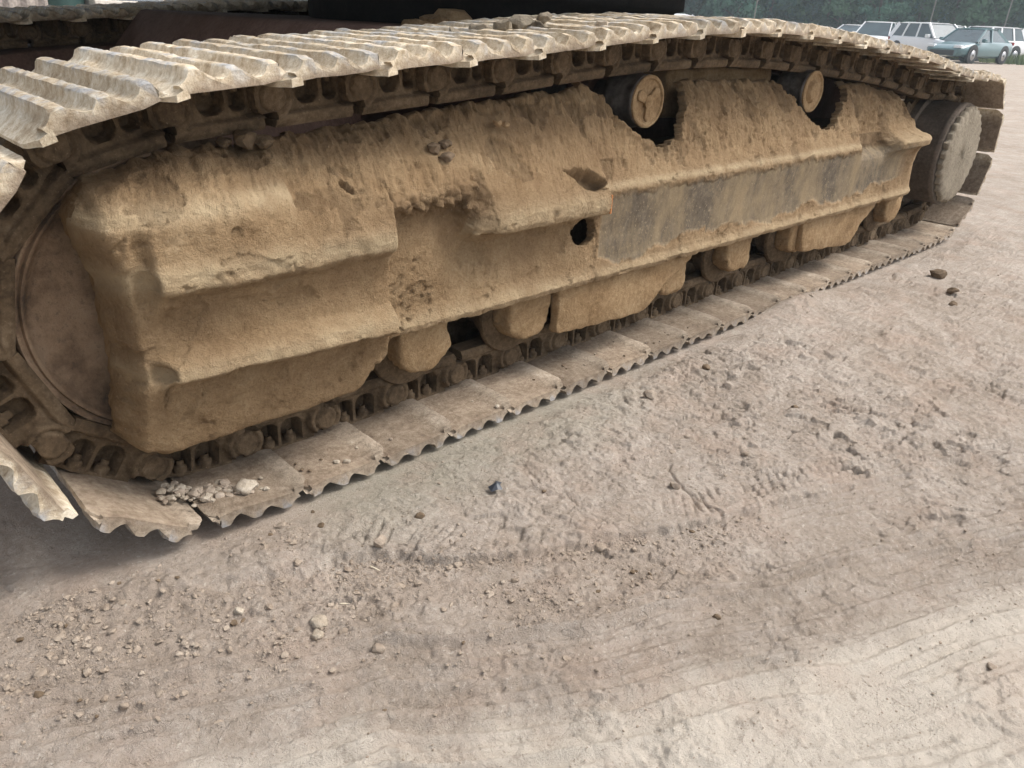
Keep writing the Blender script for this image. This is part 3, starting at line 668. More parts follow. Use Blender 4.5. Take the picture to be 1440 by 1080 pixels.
st(0.18, *[(.30, .74), (.22, .747), (.16, .722), (.10, .690), (.050, .652), (.024, .622), (.008, .600), (-.002, .580), (-.012, .558), (-.010, .520), (.020, .497), (.034, .445), (.028, .385), (-.012, .365), (-.018, .332), (.022, .314), (.048, .244), (.058, .172), (.12, .15), (.20, .15)])
A1_ = [(.30, .75), (.22, .757), (.16, .728), (.10, .695), (.052, .655), (.026, .625), (.008, .605), (-.002, .588), (-.010, .562), (-.008, .520), (.018, .500), (.030, .445), (.026, .385), (-.008, .362), (-.014, .325), (.020, .308), (.045, .262), (.050, .232), (.10, .215), (.20, .21)]
st(0.262, *A1_)
MID = [(.30, .755), (.22, .765), (.16, .735), (.10, .700), (.055, .662), (.035, .640), (.022, .622), (.016, .610), (.020, .598), (.034, .588), (.046, .572), (.052, .500), (.054, .420), (.054, .380), (.056, .350), (.048, .325), (.040, .305), (.045, .288), (.10, .280), (.20, .28)]
st(0.285, *[(a[0], a[1]) for a in MID]); st(0.38, *MID)
st(0.47, *[(.30, .765), (.22, .778), (.16, .742), (.10, .700), (.060, .665), (.040, .645), (.030, .625), (.025, .610), (.032, .592), (.048, .575), (.060, .555), (.066, .500), (.066, .420), (.060, .380), (.056, .350), (.046, .325), (.037, .305), (.042, .288), (.10, .280), (.20, .28)])
SH = [(.30, .785), (.22, .792), (.16, .745), (.10, .690), (.055, .640), (.030, .610), (.010, .580), (.000, .562), (-.004, .545), (-.004, .518), (.004, .503), (.055, .498), (.078, .470), (.072, .400), (.060, .350), (.046, .325), (.035, .305), (.042, .288), (.10, .280), (.20, .28)]
st(0.53, *[(.30, .775), (.22, .785), (.16, .745), (.10, .695), (.058, .655), (.036, .625), (.018, .595), (.010, .575), (.006, .555), (.006, .525), (.012, .508), (.058, .500), (.078, .470), (.072, .400), (.060, .350), (.046, .325), (.035, .305), (.042, .288), (.10, .280), (.20, .28)])
st(0.62, *SH)
st(1.012, *[(.30, .80), (.22, .815), (.16, .755), (.10, .685), (.055, .632), (.030, .605), (.012, .580), (.004, .562), (.000, .548), (.000, .520), (.006, .503), (.040, .498), (.052, .470), (.054, .400), (.050, .350), (.044, .325), (.035, .305), (.042, .288), (.10, .280), (.20, .28)])
PL = [(.30, .82), (.22, .825), (.16, .765), (.12, .700), (.085, .640), (.068, .605), (.056, .580), (.046, .565), (.042, .552), (.044, .530), (.047, .503), (.050, .470), (.052, .440), (.052, .390), (.050, .350), (.044, .325), (.034, .305), (.042, .288), (.10, .280), (.20, .28)]
st(1.03, *PL); st(1.6, *[(y, z + (0.01 if i < 2 else 0)) for i, (y, z) in enumerate(PL)]); st(2.2, *PL)
st(2.72, *PL)
PK = [(.30, .80), (.22, .80), (.16, .755), (.13, .695), (.12, .640), (.115, .605), (.11, .570), (.10, .540), (.08, .525), (.060, .515), (.052, .500), (.050, .470), (.052, .440), (.052, .390), (.050, .350), (.044, .325), (.034, .305), (.042, .288), (.10, .280), (.20, .28)]
st(2.78, *PK); st(2.98, *PK)
LP = [(.30, .775), (.22, .775), (.16, .735), (.125, .680), (.10, .630), (.08, .600), (.050, .585), (.010, .575), (-.004, .558), (.002, .532), (.030, .518), (.048, .490), (.052, .440), (.052, .390), (.050, .350), (.044, .325), (.034, .305), (.042, .288), (.10, .280), (.20, .28)]
st(3.06, *LP); st(3.34, *[(y, z - (0.02 if i < 4 else 0)) for i, (y, z) in enumerate(LP)])
st(3.40, *[(y + .01, z - (0.05 if i < 4 else 0)) for i, (y, z) in enumerate(LP)])
xs_st = np.array(sorted(ST)); SP = np.array([ST[x] for x in xs_st])           # stations x K x 2
fx = np.concatenate([np.arange(-0.32, 1.15, 0.0036), np.arange(1.15, 2.0, 0.0056), np.arange(2.0, 3.401, 0.0085)])
sub = [5, 8, 14, 14, 12, 8, 8, 8, 8, 8, 9, 10, 14, 9, 9, 10, 14, 14, 6]
tpar = np.concatenate([np.linspace(i, i + 1, n, endpoint=False) for i, n in enumerate([int(s * 1.5) for s in sub])] + [[19.0]])
Kp = np.empty((len(fx), SP.shape[1], 2))
tx = np.interp(fx, xs_st, np.arange(len(xs_st))); i0 = np.clip(np.floor(tx).astype(int), 0, len(xs_st) - 2); ff = tx - i0; ff = ff * ff * (3 - 2 * ff)
Kp = SP[i0] * (1 - ff)[:, None, None] + SP[i0 + 1] * ff[:, None, None]
ki = np.clip(np.floor(tpar).astype(int), 0, SP.shape[1] - 2); kf = tpar - ki
FG = Kp[:, ki] * (1 - kf)[None, :, None] + Kp[:, ki + 1] * kf[None, :, None]      # nx x nt x 2
_zl = np.array([0.10, .228, .28, .39, .50, .535, .565, .60, .64, .67, .695, .71, .725, .80]); _xl = np.array([-.325, -.325, -.318, -.312, -.312, -.316, -.332, -.345, -.345, -.328, -.295, -.26, -.21, -.17])
for _ in range(5): FG[:, 1:-1] = 0.5 * FG[:, 1:-1] + 0.25 * (FG[:, :-2] + FG[:, 2:])
keep_seam = np.abs(fx - 0.274) < 0.02
for _ in range(2): FG[1:-1] = np.where(keep_seam[1:-1, None, None], FG[1:-1], 0.5 * FG[1:-1] + 0.25 * (FG[:-2] + FG[2:]))
nx_, nt_ = FG.shape[:2]
P3 = np.empty((nx_, nt_, 3)); P3[..., 0] = fx[:, None]; P3[..., 1:] = FG
arc = np.concatenate([np.zeros((nx_, 1)), np.cumsum(np.hypot(*np.moveaxis(np.diff(FG, axis=1), -1, 0)), axis=1)], 1)
P3[..., 0] += (np.interp(P3[..., 2], _zl, _xl) + 0.32 + 0.008 * fbm2(P3[..., 2] * 25, P3[..., 1] * 9, 3, 77)) * sstep(-0.12, -0.32, P3[..., 0])
P3[..., 1] += 0.085 * sstep(-0.285, -0.325, fx)[:, None] ** 2 * sstep(0.20, 0.12, P3[..., 1])
FXg = P3[..., 0]; FZ = P3[..., 2]; FY = P3[..., 1]
def normals(P):
    du = np.gradient(P, axis=0); dv = np.gradient(P, axis=1); n = np.cross(dv, du); n /= np.linalg.norm(n, axis=-1, keepdims=True) + 1e-9; return n
Nn = normals(P3); Nn = np.where((Nn[..., 1] > 0.6)[..., None] & (FZ < .25)[..., None], Nn, Nn)
if np.mean(Nn[..., 1]) > 0: Nn = -Nn
slope = sstep(0.55, 0.62, FZ) * (FXg > -0.1); slope2 = sstep(0.57, 0.66, FZ)
uu = FXg + 0.25 * arc
strk = fbm2(uu * 70, arc * 9, 4, 101); strk2 = fbm2(uu * 26, arc * 5, 3, 103)
steelm = sstep(1.03, 1.04, FXg) * sstep(3.30, 3.15, FXg) * sstep(0.556, 0.528, FZ + 0.022 * fbm2(FXg * 24, FZ * 24, 4, 7))
lowb = 0.352 + 0.05 * np.cos((FXg - 1.16) * 9) * -0.5 * (FXg < 1.6) + 0.06 * fbm2(FXg * 3.3, 0 * FXg + 2, 3, 9) + 0.05 * sstep(1.75, 1.3, np.abs(FXg - 1.14) * 3 + 1.3 * 0) * 0 + 0.02 * sstep(2.4, 3.2, FXg)
lowb = lowb + 0.028 * fbm2(FXg * 11, FZ * 11, 3, 17)
steelm = steelm * sstep(lowb - 0.006, lowb + 0.012, FZ + 0.012 * fbm2(FXg * 45, FZ * 45, 3, 19))
zone = 0.55 + 0.75 * sstep(0.9, 1.5, FXg)
lump = fbm2(FXg * 16, arc * 16, 4, 201); grain = fbm2(FXg * 75, arc * 75, 3, 203); ridg = -np.abs(fbm2(uu * 48, arc * 8, 4, 205))
flk = fbm2(FXg * 8 + 3, arc * 7, 5, 207); flake = sstep(0.16, 0.19, flk) * (FZ > 0.2)
dsp = slope2 * zone * (0.008 * strk + 0.010 * strk2 + 0.016 * (ridg + 0.2)) + (0.0045 * lump + (0.0015 + 0.0015 * slope2) * grain) * (1 - 0.9 * steelm) - 0.0042 * flake * (1 - steelm) + 0.003 * fbm2(FXg * 30, arc * 30, 4, 105) * (1 - steelm) + 0.005 * fbm2(FXg * 7, arc * 7, 3, 107) * (1 - steelm)
# lumpy crest and crumbs lodged on the slope
w1f, _ = worley2(FXg * 26, arc * 26, 21); crest = sstep(0.10, 0.02, arc - 0.08) * (FXg < 1.1)
dsp += 0.016 * (0.55 - w1f) * crest * sstep(0.0, 0.3, fbm2(FXg * 9, arc * 9, 2, 111) + 0.15)
w2f, _ = worley2(uu * 18, arc * 9, 31); pits = sstep(0.16, 0.06, w2f) * sstep(0.25, 0.5, fbm2(FXg * 5, arc * 5, 3, 113) + 0.1) * slope2
dsp -= 0.010 * pits
lipm = np.exp(-(((FXg - 0.39) / 0.11) ** 4 + ((FZ - 0.605) / 0.028) ** 2)) + 0.6 * np.exp(-(((FXg - 0.52) / 0.05) ** 4 + ((FZ - 0.60) / 0.05) ** 2))
w3f, _ = worley2(FXg * 42 + 0.5 * lump, arc * 42, 27); dsp += lipm * (0.030 * (0.5 - w3f) + 0.012 * lump)
w4f, _ = worley2(FXg * 30, arc * 30, 55); dsp += 0.016 * (0.5 - w4f) * sstep(0.22, 0.4, fbm2(FXg * 4, arc * 4, 3, 57)) * slope2
w5f, _ = worley2(FXg * 24 + lump, arc * 24, 71); dsp -= 0.006 * sstep(0.22, 0.10, w5f) * sstep(0.1, 0.35, fbm2(FXg * 5 + 7, arc * 5, 3, 73)) * (1 - slope2) * (1 - steelm)
# peeled scabs on the cover: a recessed patch behind the ends of the two ribs
g1 = np.exp(-(((FXg + 0.268) / 0.016) ** 4 + ((FZ - 0.555) / 0.065) ** 4)); dsp -= 0.020 * g1
dsp -= 0.016 * np.exp(-(((FXg + 0.262) / 0.018) ** 4 + ((FZ - 0.355) / 0.022) ** 4))
scab = sstep(0.008, -0.008, np.abs(FXg - 0.10) - 0.09 + 0.03 * fbm2(FXg * 14, FZ * 14, 3, 131)) * sstep(0.57, 0.55, FZ) * sstep(0.50, 0.52, FZ); dsp -= 0.004 * scab
# seam line between cover and frame
dsp -= 0.006 * np.exp(-((FXg - 0.276 + 0.004 * fbm2(FZ * 20, FZ * 0, 2, 5)) / 0.0035) ** 2) * (FZ < 0.66)
# roller scallops chewed into the top edge of the mud
def topz(x):
    return np.interp(x, [-1, 0.95, 1.10, 1.15, 1.18, 1.25, 1.34, 1.43, 1.51, 1.57, 1.61, 2.17, 2.24, 2.34, 2.39, 2.46, 2.52, 2.64, 2.74, 2.79, 4], [.95, .95, .82, .795, .735, .685, .655, .665, .73, .79, .9, .9, .773, .69, .648, .645, .66, .726, .78, .9, .9])
# small holes
hole = np.zeros(FXg.shape, bool)
nz_ = 0.012 * fbm2(FXg * 30, FZ * 30, 3, 141)
hole |= (((FXg - 0.965) / 0.048) ** 2 + ((FZ - 0.448) / 0.040) ** 2 + 8 * nz_ < 1) & (FZ < 0.492) & (FY > 0.02)
pk = sstep(0.008, -0.008, np.maximum(np.abs(FXg - 0.945 + (FZ - 0.60) * 1.1) - 0.048, np.abs(FZ - 0.602) - 0.024) + nz_ * 0.9); dsp -= 0.045 * pk
pk2 = sstep(1.3, 0.7, ((FXg - 0.185 + (FZ - .655) * .6) / 0.010) ** 2 + ((FZ - 0.655) / 0.012) ** 2 + 60 * nz_); dsp -= 0.022 * pk2
cutm = FZ > topz(FXg) + 0.022 * fbm2(FXg * 28, FZ * 20, 3, 143)
# ragged upper edge everywhere
cutm |= (arc < 0.075 + 0.012 * fbm2(FXg * 30, FXg * 0, 3, 145))
rimm = sstep(0.05, 0.0, FZ - topz(FXg) + 0.04) * 0
dsp += 0.012 * np.exp(-((FZ - topz(FXg) + 0.012) / 0.012) ** 2) * ((FXg > 1.0) & (FXg < 1.3)) 
P3 = P3 + Nn * dsp[..., None]
F = grid_faces(nx_, nt_); kill = (hole | cutm).ravel(); F = F[~kill[F].any(1)]
me = mesh_np('track_frame', P3.reshape(-1, 3), F[:, ::-1])
damp_dark = np.exp(-(((FXg - 0.50) / 0.09) ** 2 + ((FZ - 0.585) / 0.05) ** 2)) + 0.7 * np.exp(-(((FXg - 0.36) / 0.10) ** 2 + ((FZ - 0.60) / 0.018) ** 2)) + 0.9 * ((FXg > 2.72) & (FXg < 3.02) & (FZ < 0.60) & (FZ > 0.5)) + 0.5 * np.exp(-(((FXg - 0.22) / 0.02) ** 2 + ((FZ - 0.64) / 0.03) ** 2)) + 0.45 * (crest * sstep(0.02, .06, arc - .06)) * sstep(0.2, -0.1, fbm2(FXg * 6, arc * 6, 2, 3) - 0.1) * (FXg < 0.9)
damp_dark = damp_dark + 0.8 * pk + 0.5 * pk2 + 0.42 * flake * sstep(0.52, 0.60, FZ) + 0.2 * flake  # pockets and crest get the same darker brown as the damp spots
damp_dark = np.clip(damp_dark * (0.8 + 1.0 * fbm2(FXg * 25, FZ * 25, 3, 151)), 0, 1)
ridge_light = np.clip(np.exp(-((FZ - 0.655) / 0.02) ** 2) * (FXg < 0.05) + np.exp(-((FZ - 0.54) / 0.025) ** 2) * (FXg < 0.28) + 0.8 * np.exp(-((FZ - 0.352) / 0.02) ** 2) * (FXg < 0.28) + 0.8 * np.exp(-((FZ - 0.535) / 0.03) ** 2) * ((FXg > 0.5) & (FXg < 1.02)) + 0.9 * np.exp(-((FZ - 0.567) / 0.012) ** 2) * (FXg > 1.02) * (FXg < 2.75) + 0.6 * np.exp(-((FZ - 0.312) / 0.02) ** 2) * (FXg > 0.3) + 0.7 * np.exp(-((FZ - 0.56) / 0.03) ** 2) * (FXg > 3.02), 0, 1) * (0.75 + 0.8 * fbm2(FXg * 18, FZ * 18, 3, 153))  # highlights on ridges and ledge tops, painted as paler mud
attr(me, 'fib', np.clip(slope2 * (0.6 + 0.4 * sstep(0.3, 1.0, FXg)), 0, 1)); attr(me, 'damp_dark', damp_dark); attr(me, 'pale', np.clip(ridge_light, 0, 1)); attr(me, 'steel', np.clip(steelm, 0, 1))
uvl = me.uv_layers.new(name='UVMap'); li = np.empty(len(me.loops), np.int32); me.loops.foreach_get('vertex_index', li)
uvl.data.foreach_set('uv', np.stack([uu.ravel(), arc.ravel()], 1)[li].astype(np.float32).ravel())
bm = bmesh.new(); bm.from_mesh(me)
r = bmesh.ops.extrude_edge_only(bm, edges=[e for e in bm.edges if e.is_boundary])
for v in [g for g in r['geom'] if isinstance(g, bmesh.types.BMVert)]: v.co.y += 0.03; v.co.z -= 0.008
for f in [g for g in r['geom'] if isinstance(g, bmesh.types.BMFace)]: f.smooth = True
for e in bm.edges:
    if len(e.link_faces) == 2 and e.calc_face_angle(0) > R(60): e.smooth = False
bm.to_mesh(me); bm.free()
frame = part('track_frame', me, m_frame)
# end cap of the frame (left end returns inwards, right end plate) and the dark box core behind the mud
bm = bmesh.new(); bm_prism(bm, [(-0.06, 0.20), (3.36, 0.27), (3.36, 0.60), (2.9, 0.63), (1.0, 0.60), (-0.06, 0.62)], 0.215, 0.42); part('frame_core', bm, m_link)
def end_strip(ix, depth):
    c = P3[ix][~(cutm[ix])]; n = len(c); a = c.copy(); b = c.copy(); b[:, 1] = depth; b[:, 0] += 0.01
    mid = (a + b) / 2; V_ = np.concatenate([a, mid, b]); F_ = []
    for k in range(n - 1): F_ += [(k, k + 1, n + k + 1, n + k), (n + k, n + k + 1, 2 * n + k + 1, 2 * n + k)]
    return mesh_np('frame_end', V_, np.array(F_))
for ix in (0, -1):
    me = end_strip(ix, 0.215)
    o = link('frame_end', me, m_guard, frame)
# lip of orange paint at the right end of the shelf
bm = bmesh.new(); bm_box(bm, 1.0135, 1.019, 0.002, 0.046, 0.503, 0.556, 0.001); part('paint_edge', bm, m_orange)
# mud banked on a bracket behind the scallops
bm = bmesh.new(); bm_box(bm, 1.62, 2.32, 0.30, 0.42, 0.70, 0.862, 0.015); roughen(bm, 0.008, 18, maxlen=0.03); shade(bm, 60); part('carrier_bracket', bm, m_guard)
bm = bmesh.new()
bm.free()
for cx in (1.33, 2.39):
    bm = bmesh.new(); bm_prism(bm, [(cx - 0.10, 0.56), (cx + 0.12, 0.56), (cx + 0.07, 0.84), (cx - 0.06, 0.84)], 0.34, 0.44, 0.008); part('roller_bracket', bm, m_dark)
bm = bmesh.new(); bm_prism(bm, [(2.2, 0.4), (3.75, 0.35), (3.75, 0.72), (3.2, 0.80), (2.2, 0.84)], 0.46, 0.58, 0.01); part('dark_backing_plate', bm, m_dark)  # dark plate added to block bright gaps behind the scallops

# --- carbody, far frame, slew ring, upper structure
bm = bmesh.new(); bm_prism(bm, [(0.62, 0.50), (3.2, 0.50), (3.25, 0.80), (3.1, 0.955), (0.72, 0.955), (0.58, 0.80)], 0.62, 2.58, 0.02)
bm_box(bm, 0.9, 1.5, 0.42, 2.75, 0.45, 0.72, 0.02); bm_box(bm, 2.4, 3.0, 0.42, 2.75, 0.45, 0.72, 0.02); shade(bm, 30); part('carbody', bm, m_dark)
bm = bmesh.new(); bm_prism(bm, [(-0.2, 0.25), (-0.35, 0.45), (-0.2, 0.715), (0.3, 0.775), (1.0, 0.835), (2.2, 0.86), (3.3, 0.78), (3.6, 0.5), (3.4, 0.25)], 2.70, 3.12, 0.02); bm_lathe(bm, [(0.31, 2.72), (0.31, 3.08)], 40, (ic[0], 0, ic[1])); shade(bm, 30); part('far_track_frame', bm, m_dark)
bm = bmesh.new(); bm_lathe(bm, [(0.80, 0.94), (0.84, 0.96), (0.84, 1.04), (0.88, 1.05), (0.88, 1.12), (0.84, 1.13), (0.84, 1.345)], 64, (1.98, 1.6, 0), 'Z'); shade(bm, 35); part('slew_ring', bm, m_belly)
bm = bmesh.new(); bm_box(bm, 0.5, 4.1, 0.38, 1.2, 1.34, 1.52, 0.02); bm_box(bm, -0.9, 4.1, 1.203, 3.3, 1.34, 1.52, 0.02); shade(bm, 30); part('upper_deck_with_shade', bm, m_belly)  # out of view; second slab stretched out to shade the far track
m_body = make_plain('faded_machine_paint', (0.36, 0.20, 0.05), 0.55, 0, 0.4, 0.2, 8)
bm = bmesh.new(); bm_box(bm, 0.5, 4.0, 0.38, 2.8, 1.525, 2.6, 0.08, 3); shade(bm, 30); part('engine_house', bm, m_body)
bm = bmesh.new(); bm_box(bm, 4.0, 4.75, 0.4, 2.8, 1.36, 2.5, 0.2, 4); shade(bm, 30); part('counterweight', bm, m_belly)

# ------------------------------------------------------------------ stones and clods
def stone_mesh(seed, flat=0.75, sub=2, jag=0.22):
    bm = bmesh.new(); bmesh.ops.create_icosphere(bm, subdivisions=sub, radius=1)
    rs = np.random.default_rng(seed); dirs = rs.normal(size=(9, 3)); dirs /= np.linalg.norm(dirs, axis=1)[:, None]; cut = rs.uniform(0.50, 0.82, 9)
    for v in bm.verts:
        p = np.array(v.co); 
        for d_, c_ in zip(dirs, cut):
            k = p @ d_
            if k > c_: p = p - d_ * (k - c_) * 0.9
        p = p * (1 + jag * float(perlin(p[:1] * 1.7 + seed, p[1:2] * 1.7, p[2:] * 1.7)[0]) + 0.10 * float(perlin(p[:1] * 5 + seed, p[1:2] * 5, p[2:] * 5)[0]))
        v.co = (p[0], p[1], p[2] * flat)
    for f in bm.faces: f.smooth = True
    for e in bm.edges:
        if len(e.link_faces) == 2 and e.calc_face_angle(0) > R(16): e.smooth = False
    me = bpy.data.meshes.new('stone'); bm.to_mesh(me); bm.free(); return me
stone_me = [stone_mesh(k, 0.55 + 0.08 * (k % 5), 3 if k < 4 else 2) for k in range(10)]
def put_stone(name, x, y, z, r, label, mat, seed=0, cat='stone', group=None, sq=(1, 1, 1), rz=None, emb=0.3):
    me = stone_me[seed % 10].copy(); me.materials.clear(); me.materials.append(mat)
    o = bpy.data.objects.new(name, me); COL.objects.link(o)
    o.location = (x, y, z + r * (0.6 - emb)); o.scale = (r * sq[0], r * sq[1], r * sq[2]); o.rotation_euler = (random.uniform(-.3, .3), random.uniform(-.3, .3), random.uniform(0, 6.3) if rz is None else rz)
    return tag(o, label, cat, group)
for x, y, r, lab, mat, sd_ in (
    (-0.181, -0.36, 0.019, 'pale grey stone, larger of a touching pair on the ground left of centre', m_stone, 0),
    (-0.203, -0.388, 0.014, 'pale grey stone, smaller of a touching pair on the ground left of centre', m_stone, 1),
    (-0.142, -0.500, 0.012, 'half buried brown stone on the brighter ground below the pale stone pair', m_clod, 2),
    (-0.277, -0.233, 0.010, 'small bright white stone chip on rubble below the near end of the track', m_stone, 3),
    (3.225, -0.239, 0.040, 'round dark brown earth ball, biggest of those right of the track', m_brownclod, 4),
    (3.012, -0.377, 0.030, 'dark brown earth lump just nearer than the biggest round ball', m_brownclod, 5),
    (2.846, -0.441, 0.024, 'small flat dark lump, nearest of three dark lumps right of the track', m_brownclod, 6),
    (1.067, -0.179, 0.022, 'angular greenish grey stone on the ground beside the middle of the track', m_clod, 7),
    (1.386, -0.165, 0.016, 'small brown stone on gravel past the angular grey stone by the track', m_brownclod, 8),
    (0.719, -0.521, 0.015, 'flat rounded brown stone lying on the tyre print beside the long crack', m_clod, 9),
    (0.997, -0.549, 0.011, 'little brown pebble on the lug print right of the long crack', m_clod, 0),
    (1.356, -0.499, 0.012, 'single dark pebble on open ground right of the tyre prints', m_brownclod, 1),
    (0.395, -0.853, 0.008, 'tiny dark red stone standing out on the pale ribbed tyre track', m_brownclod, 2),
    (0.674, -1.256, 0.009, 'oblong brown pebble on pale ground near the lower right corner', m_clod, 3),
    (0.032, -0.253, 0.016, 'rounded greenish clod sitting on the crumbly edge of the rut', m_clod, 4)):
    put_stone('stone', x, y, gz(x, y), r, lab, mat, sd_)
# a scrap of dark plastic and two straws
bm = bmesh.new()
pl = [(-.022, -.006, .004), (-.008, -.014, .009), (.004, -.018, .006), (.008, -.004, .013), (.022, .004, .008), (.010, .012, .014), (-.006, .010, .010), (-.014, .014, .005)]
vv = [bm.verts.new(p) for p in pl]; cc = bm.verts.new((0, 0, .018)); dd = bm.verts.new((0, 0, -.002))
for k in range(8): bm.faces.new((vv[k], vv[(k + 1) % 8], cc)); bm.faces.new((vv[(k + 1) % 8], vv[k], dd))
o = link('plastic_scrap', bm, make_plain('dark_plastic', (0.035, 0.04, 0.05), 0.45), None, (0.37, -0.249, gz(0.37, -0.249) + 0.004)); tag(o, 'crumpled scrap of dark blue grey plastic on the bare ground', 'litter')
m_straw = make_plain('straw', (0.55, 0.48, 0.36), 0.8)
for i, ((x, y), rz, lab) in enumerate((((-0.005, -0.290), 1.9, 'pale straw stalk lying beside the small lug print at the rut edge'), ((-0.106, -0.340), 2.5, 'short pale straw stub pointing down below a small clod'))):
    bm = bmesh.new(); bm_lathe(bm, [(0.0008, -0.014), (0.0016, -0.012), (0.0018, 0.0), (0.0015, 0.013), (0.0006, 0.016)], 7, (0, 0, 0), 'X')
    o = link('straw', bm, m_straw, None, (x, y, gz(x, y) + 0.003)); o.rotation_euler = (0, -0.1, rz); tag(o, lab, 'straw')
# rubble lying on the front shoes of the track
rub = []
rl = [('largest pale clod of the rubble on the near track shoe', -0.11, 0.062, 0.026), ('pale clod against the chain at the back of the rubble on the near shoe', -0.235, 0.15, 0.024), ('pale clod behind the largest one on the near track shoe', -0.10, 0.098, 0.015)]
for i, (lab, x, y, r) in enumerate(rl): put_stone('clod', x, y, 0.002, r, lab, m_stone, i + 3, 'clod', 'rubble on the near shoe', emb=0.1)
for k in range(130):
    t = random.random() ** 0.8; x = -0.255 + 0.15 * t + random.gauss(0, 0.022); y = 0.145 - 0.085 * t + random.gauss(0, 0.017)
    if y < 0.02 or y > 0.172: continue
    z_ = 0.003 + max(0, -0.165 - x) * 0.22
    put_stone('clod', x, y, z_, random.choice((0.005, 0.006, 0.007, 0.008, 0.009, 0.011, 0.014)), 'small pale clod in the rubble heap on the near track shoe', random.choice((m_stone, m_stone, m_clod, m_clod)), k, 'clod', 'rubble on the near shoe', emb=0.1)
for k in range(26):
    x = random.uniform(-0.05, 1.6); y = random.uniform(0.03, 0.17)
    put_stone('crumb', x, y, 0.0, random.uniform(0.003, 0.006), 'crumb of earth scattered on the lower track shoes', random.choice((m_stone, m_brownclod, m_clod)), k, 'crumb', 'earth crumbs on the lower shoes', emb=0.1)
for lab, x, y, r in (('white pebble at the outer edge of a lower shoe beneath the second roller', 0.62, 0.022, 0.008), ('white pebble, left of two on the lower shoe below the cover', 0.115, 0.05, 0.008), ('white pebble, right of two on the lower shoe below the cover', 0.135, 0.035, 0.009)):
    put_stone('pebble', x, y, 0.0, r, lab, m_stone, 2, 'pebble', emb=0.1)
# lumps on the upper run
def lumps(name, lab, spots, mat):
    bm = bmesh.new()
    for i, (x, y, z, r) in enumerate(spots):
        b2 = bmesh.new(); b2.from_mesh(stone_me[(i * 3 + 4) % 10])
        bmesh.ops.transform(b2, matrix=Matrix.Translation((x, y, z)) @ Matrix.Rotation(i * 1.3, 4, 'Z') @ Matrix.Diagonal((r, r * 1.1, r, 1)), verts=b2.verts)
        tmp = bpy.data.meshes.new('t'); b2.to_mesh(tmp); b2.free(); bm.from_mesh(tmp); bpy.data.meshes.remove(tmp)
    roughen(bm, 0.006, 45)
    shade(bm, 60); return tag(link(name, bm, mat), lab, 'earth lump')
zt = lambda x: float(np.interp(x, [-.1, .11, .75, 1.18, 1.6, 2.0], [.855, .879, .926, .964, .984, .984]))
lumps('earth_lump', 'twisted rusty brown lump of earth on top of the upper track run', [(0.80, 0.25, zt(.8) + .038, .035), (0.86, 0.24, zt(.86) + .045, .036), (0.90, 0.20, zt(.9) + .06, .024), (0.74, 0.27, zt(.74) + .034, .03), (0.92, 0.23, zt(.92) + .036, .03), (0.68, 0.30, zt(.68) + .032, .02)], m_cover)
lumps('earth_lump', 'small pale lump of earth right of the twisted rusty lump on the upper track', [(1.02, 0.10, zt(1.02) + .036, .022), (1.04, 0.12, zt(1.04) + .034, .018)], m_stone)
lumps('earth_mound', 'brown mound of earth heaped on the dark undercarriage behind the upper track', [(1.20, 1.05, 0.95, .07), (1.29, 1.05, 0.955, .085), (1.37, 1.07, 0.95, .06), (1.12, 1.05, 0.945, .05)], m_guard)
lumps('earth_lump', 'dark flat lump of earth wedged between the upper chain and the idler mud', [(0.02, 0.17, 0.748, .028), (0.055, 0.15, 0.742, .024), (-0.02, 0.18, 0.745, .02)], m_link)
lumps('earth_lump', 'layered dark stones stuck in the mud slope above the frame seam', [(0.455, 0.102, 0.708, .020), (0.49, 0.100, 0.716, .017), (0.475, 0.084, 0.690, .022)], m_brownclod)
lumps('earth_lump', 'small grey lumps stuck high on the mud slope below the chain', [(0.69, 0.14, 0.752, .013), (0.71, 0.13, 0.745, .010)], m_mud)
# loose clods on the ground, each its own
n = 0
while n < 130:
    x = random.uniform(-0.75, 1.3); y = random.uniform(-0.75, -0.02)
    i = min(np.searchsorted(gx, x), len(gx) - 1); j = min(np.searchsorted(gy, y), len(gy) - 1)
    if random.random() > loose[i, j] * 0.9 + 0.05: continue
    n += 1
    put_stone('clod', x, y, gz(x, y), abs(random.gauss(0.0, 0.0035)) + 0.0035, 'small dry earth clod lying loose on the rutted ground', random.choice((m_clod, m_clod, m_clod, m_brownclod)), n, 'clod', 'loose clods on the rutted ground', sq=(random.uniform(.7, 1.3), 1, random.uniform(.6, 1)), emb=0.5)
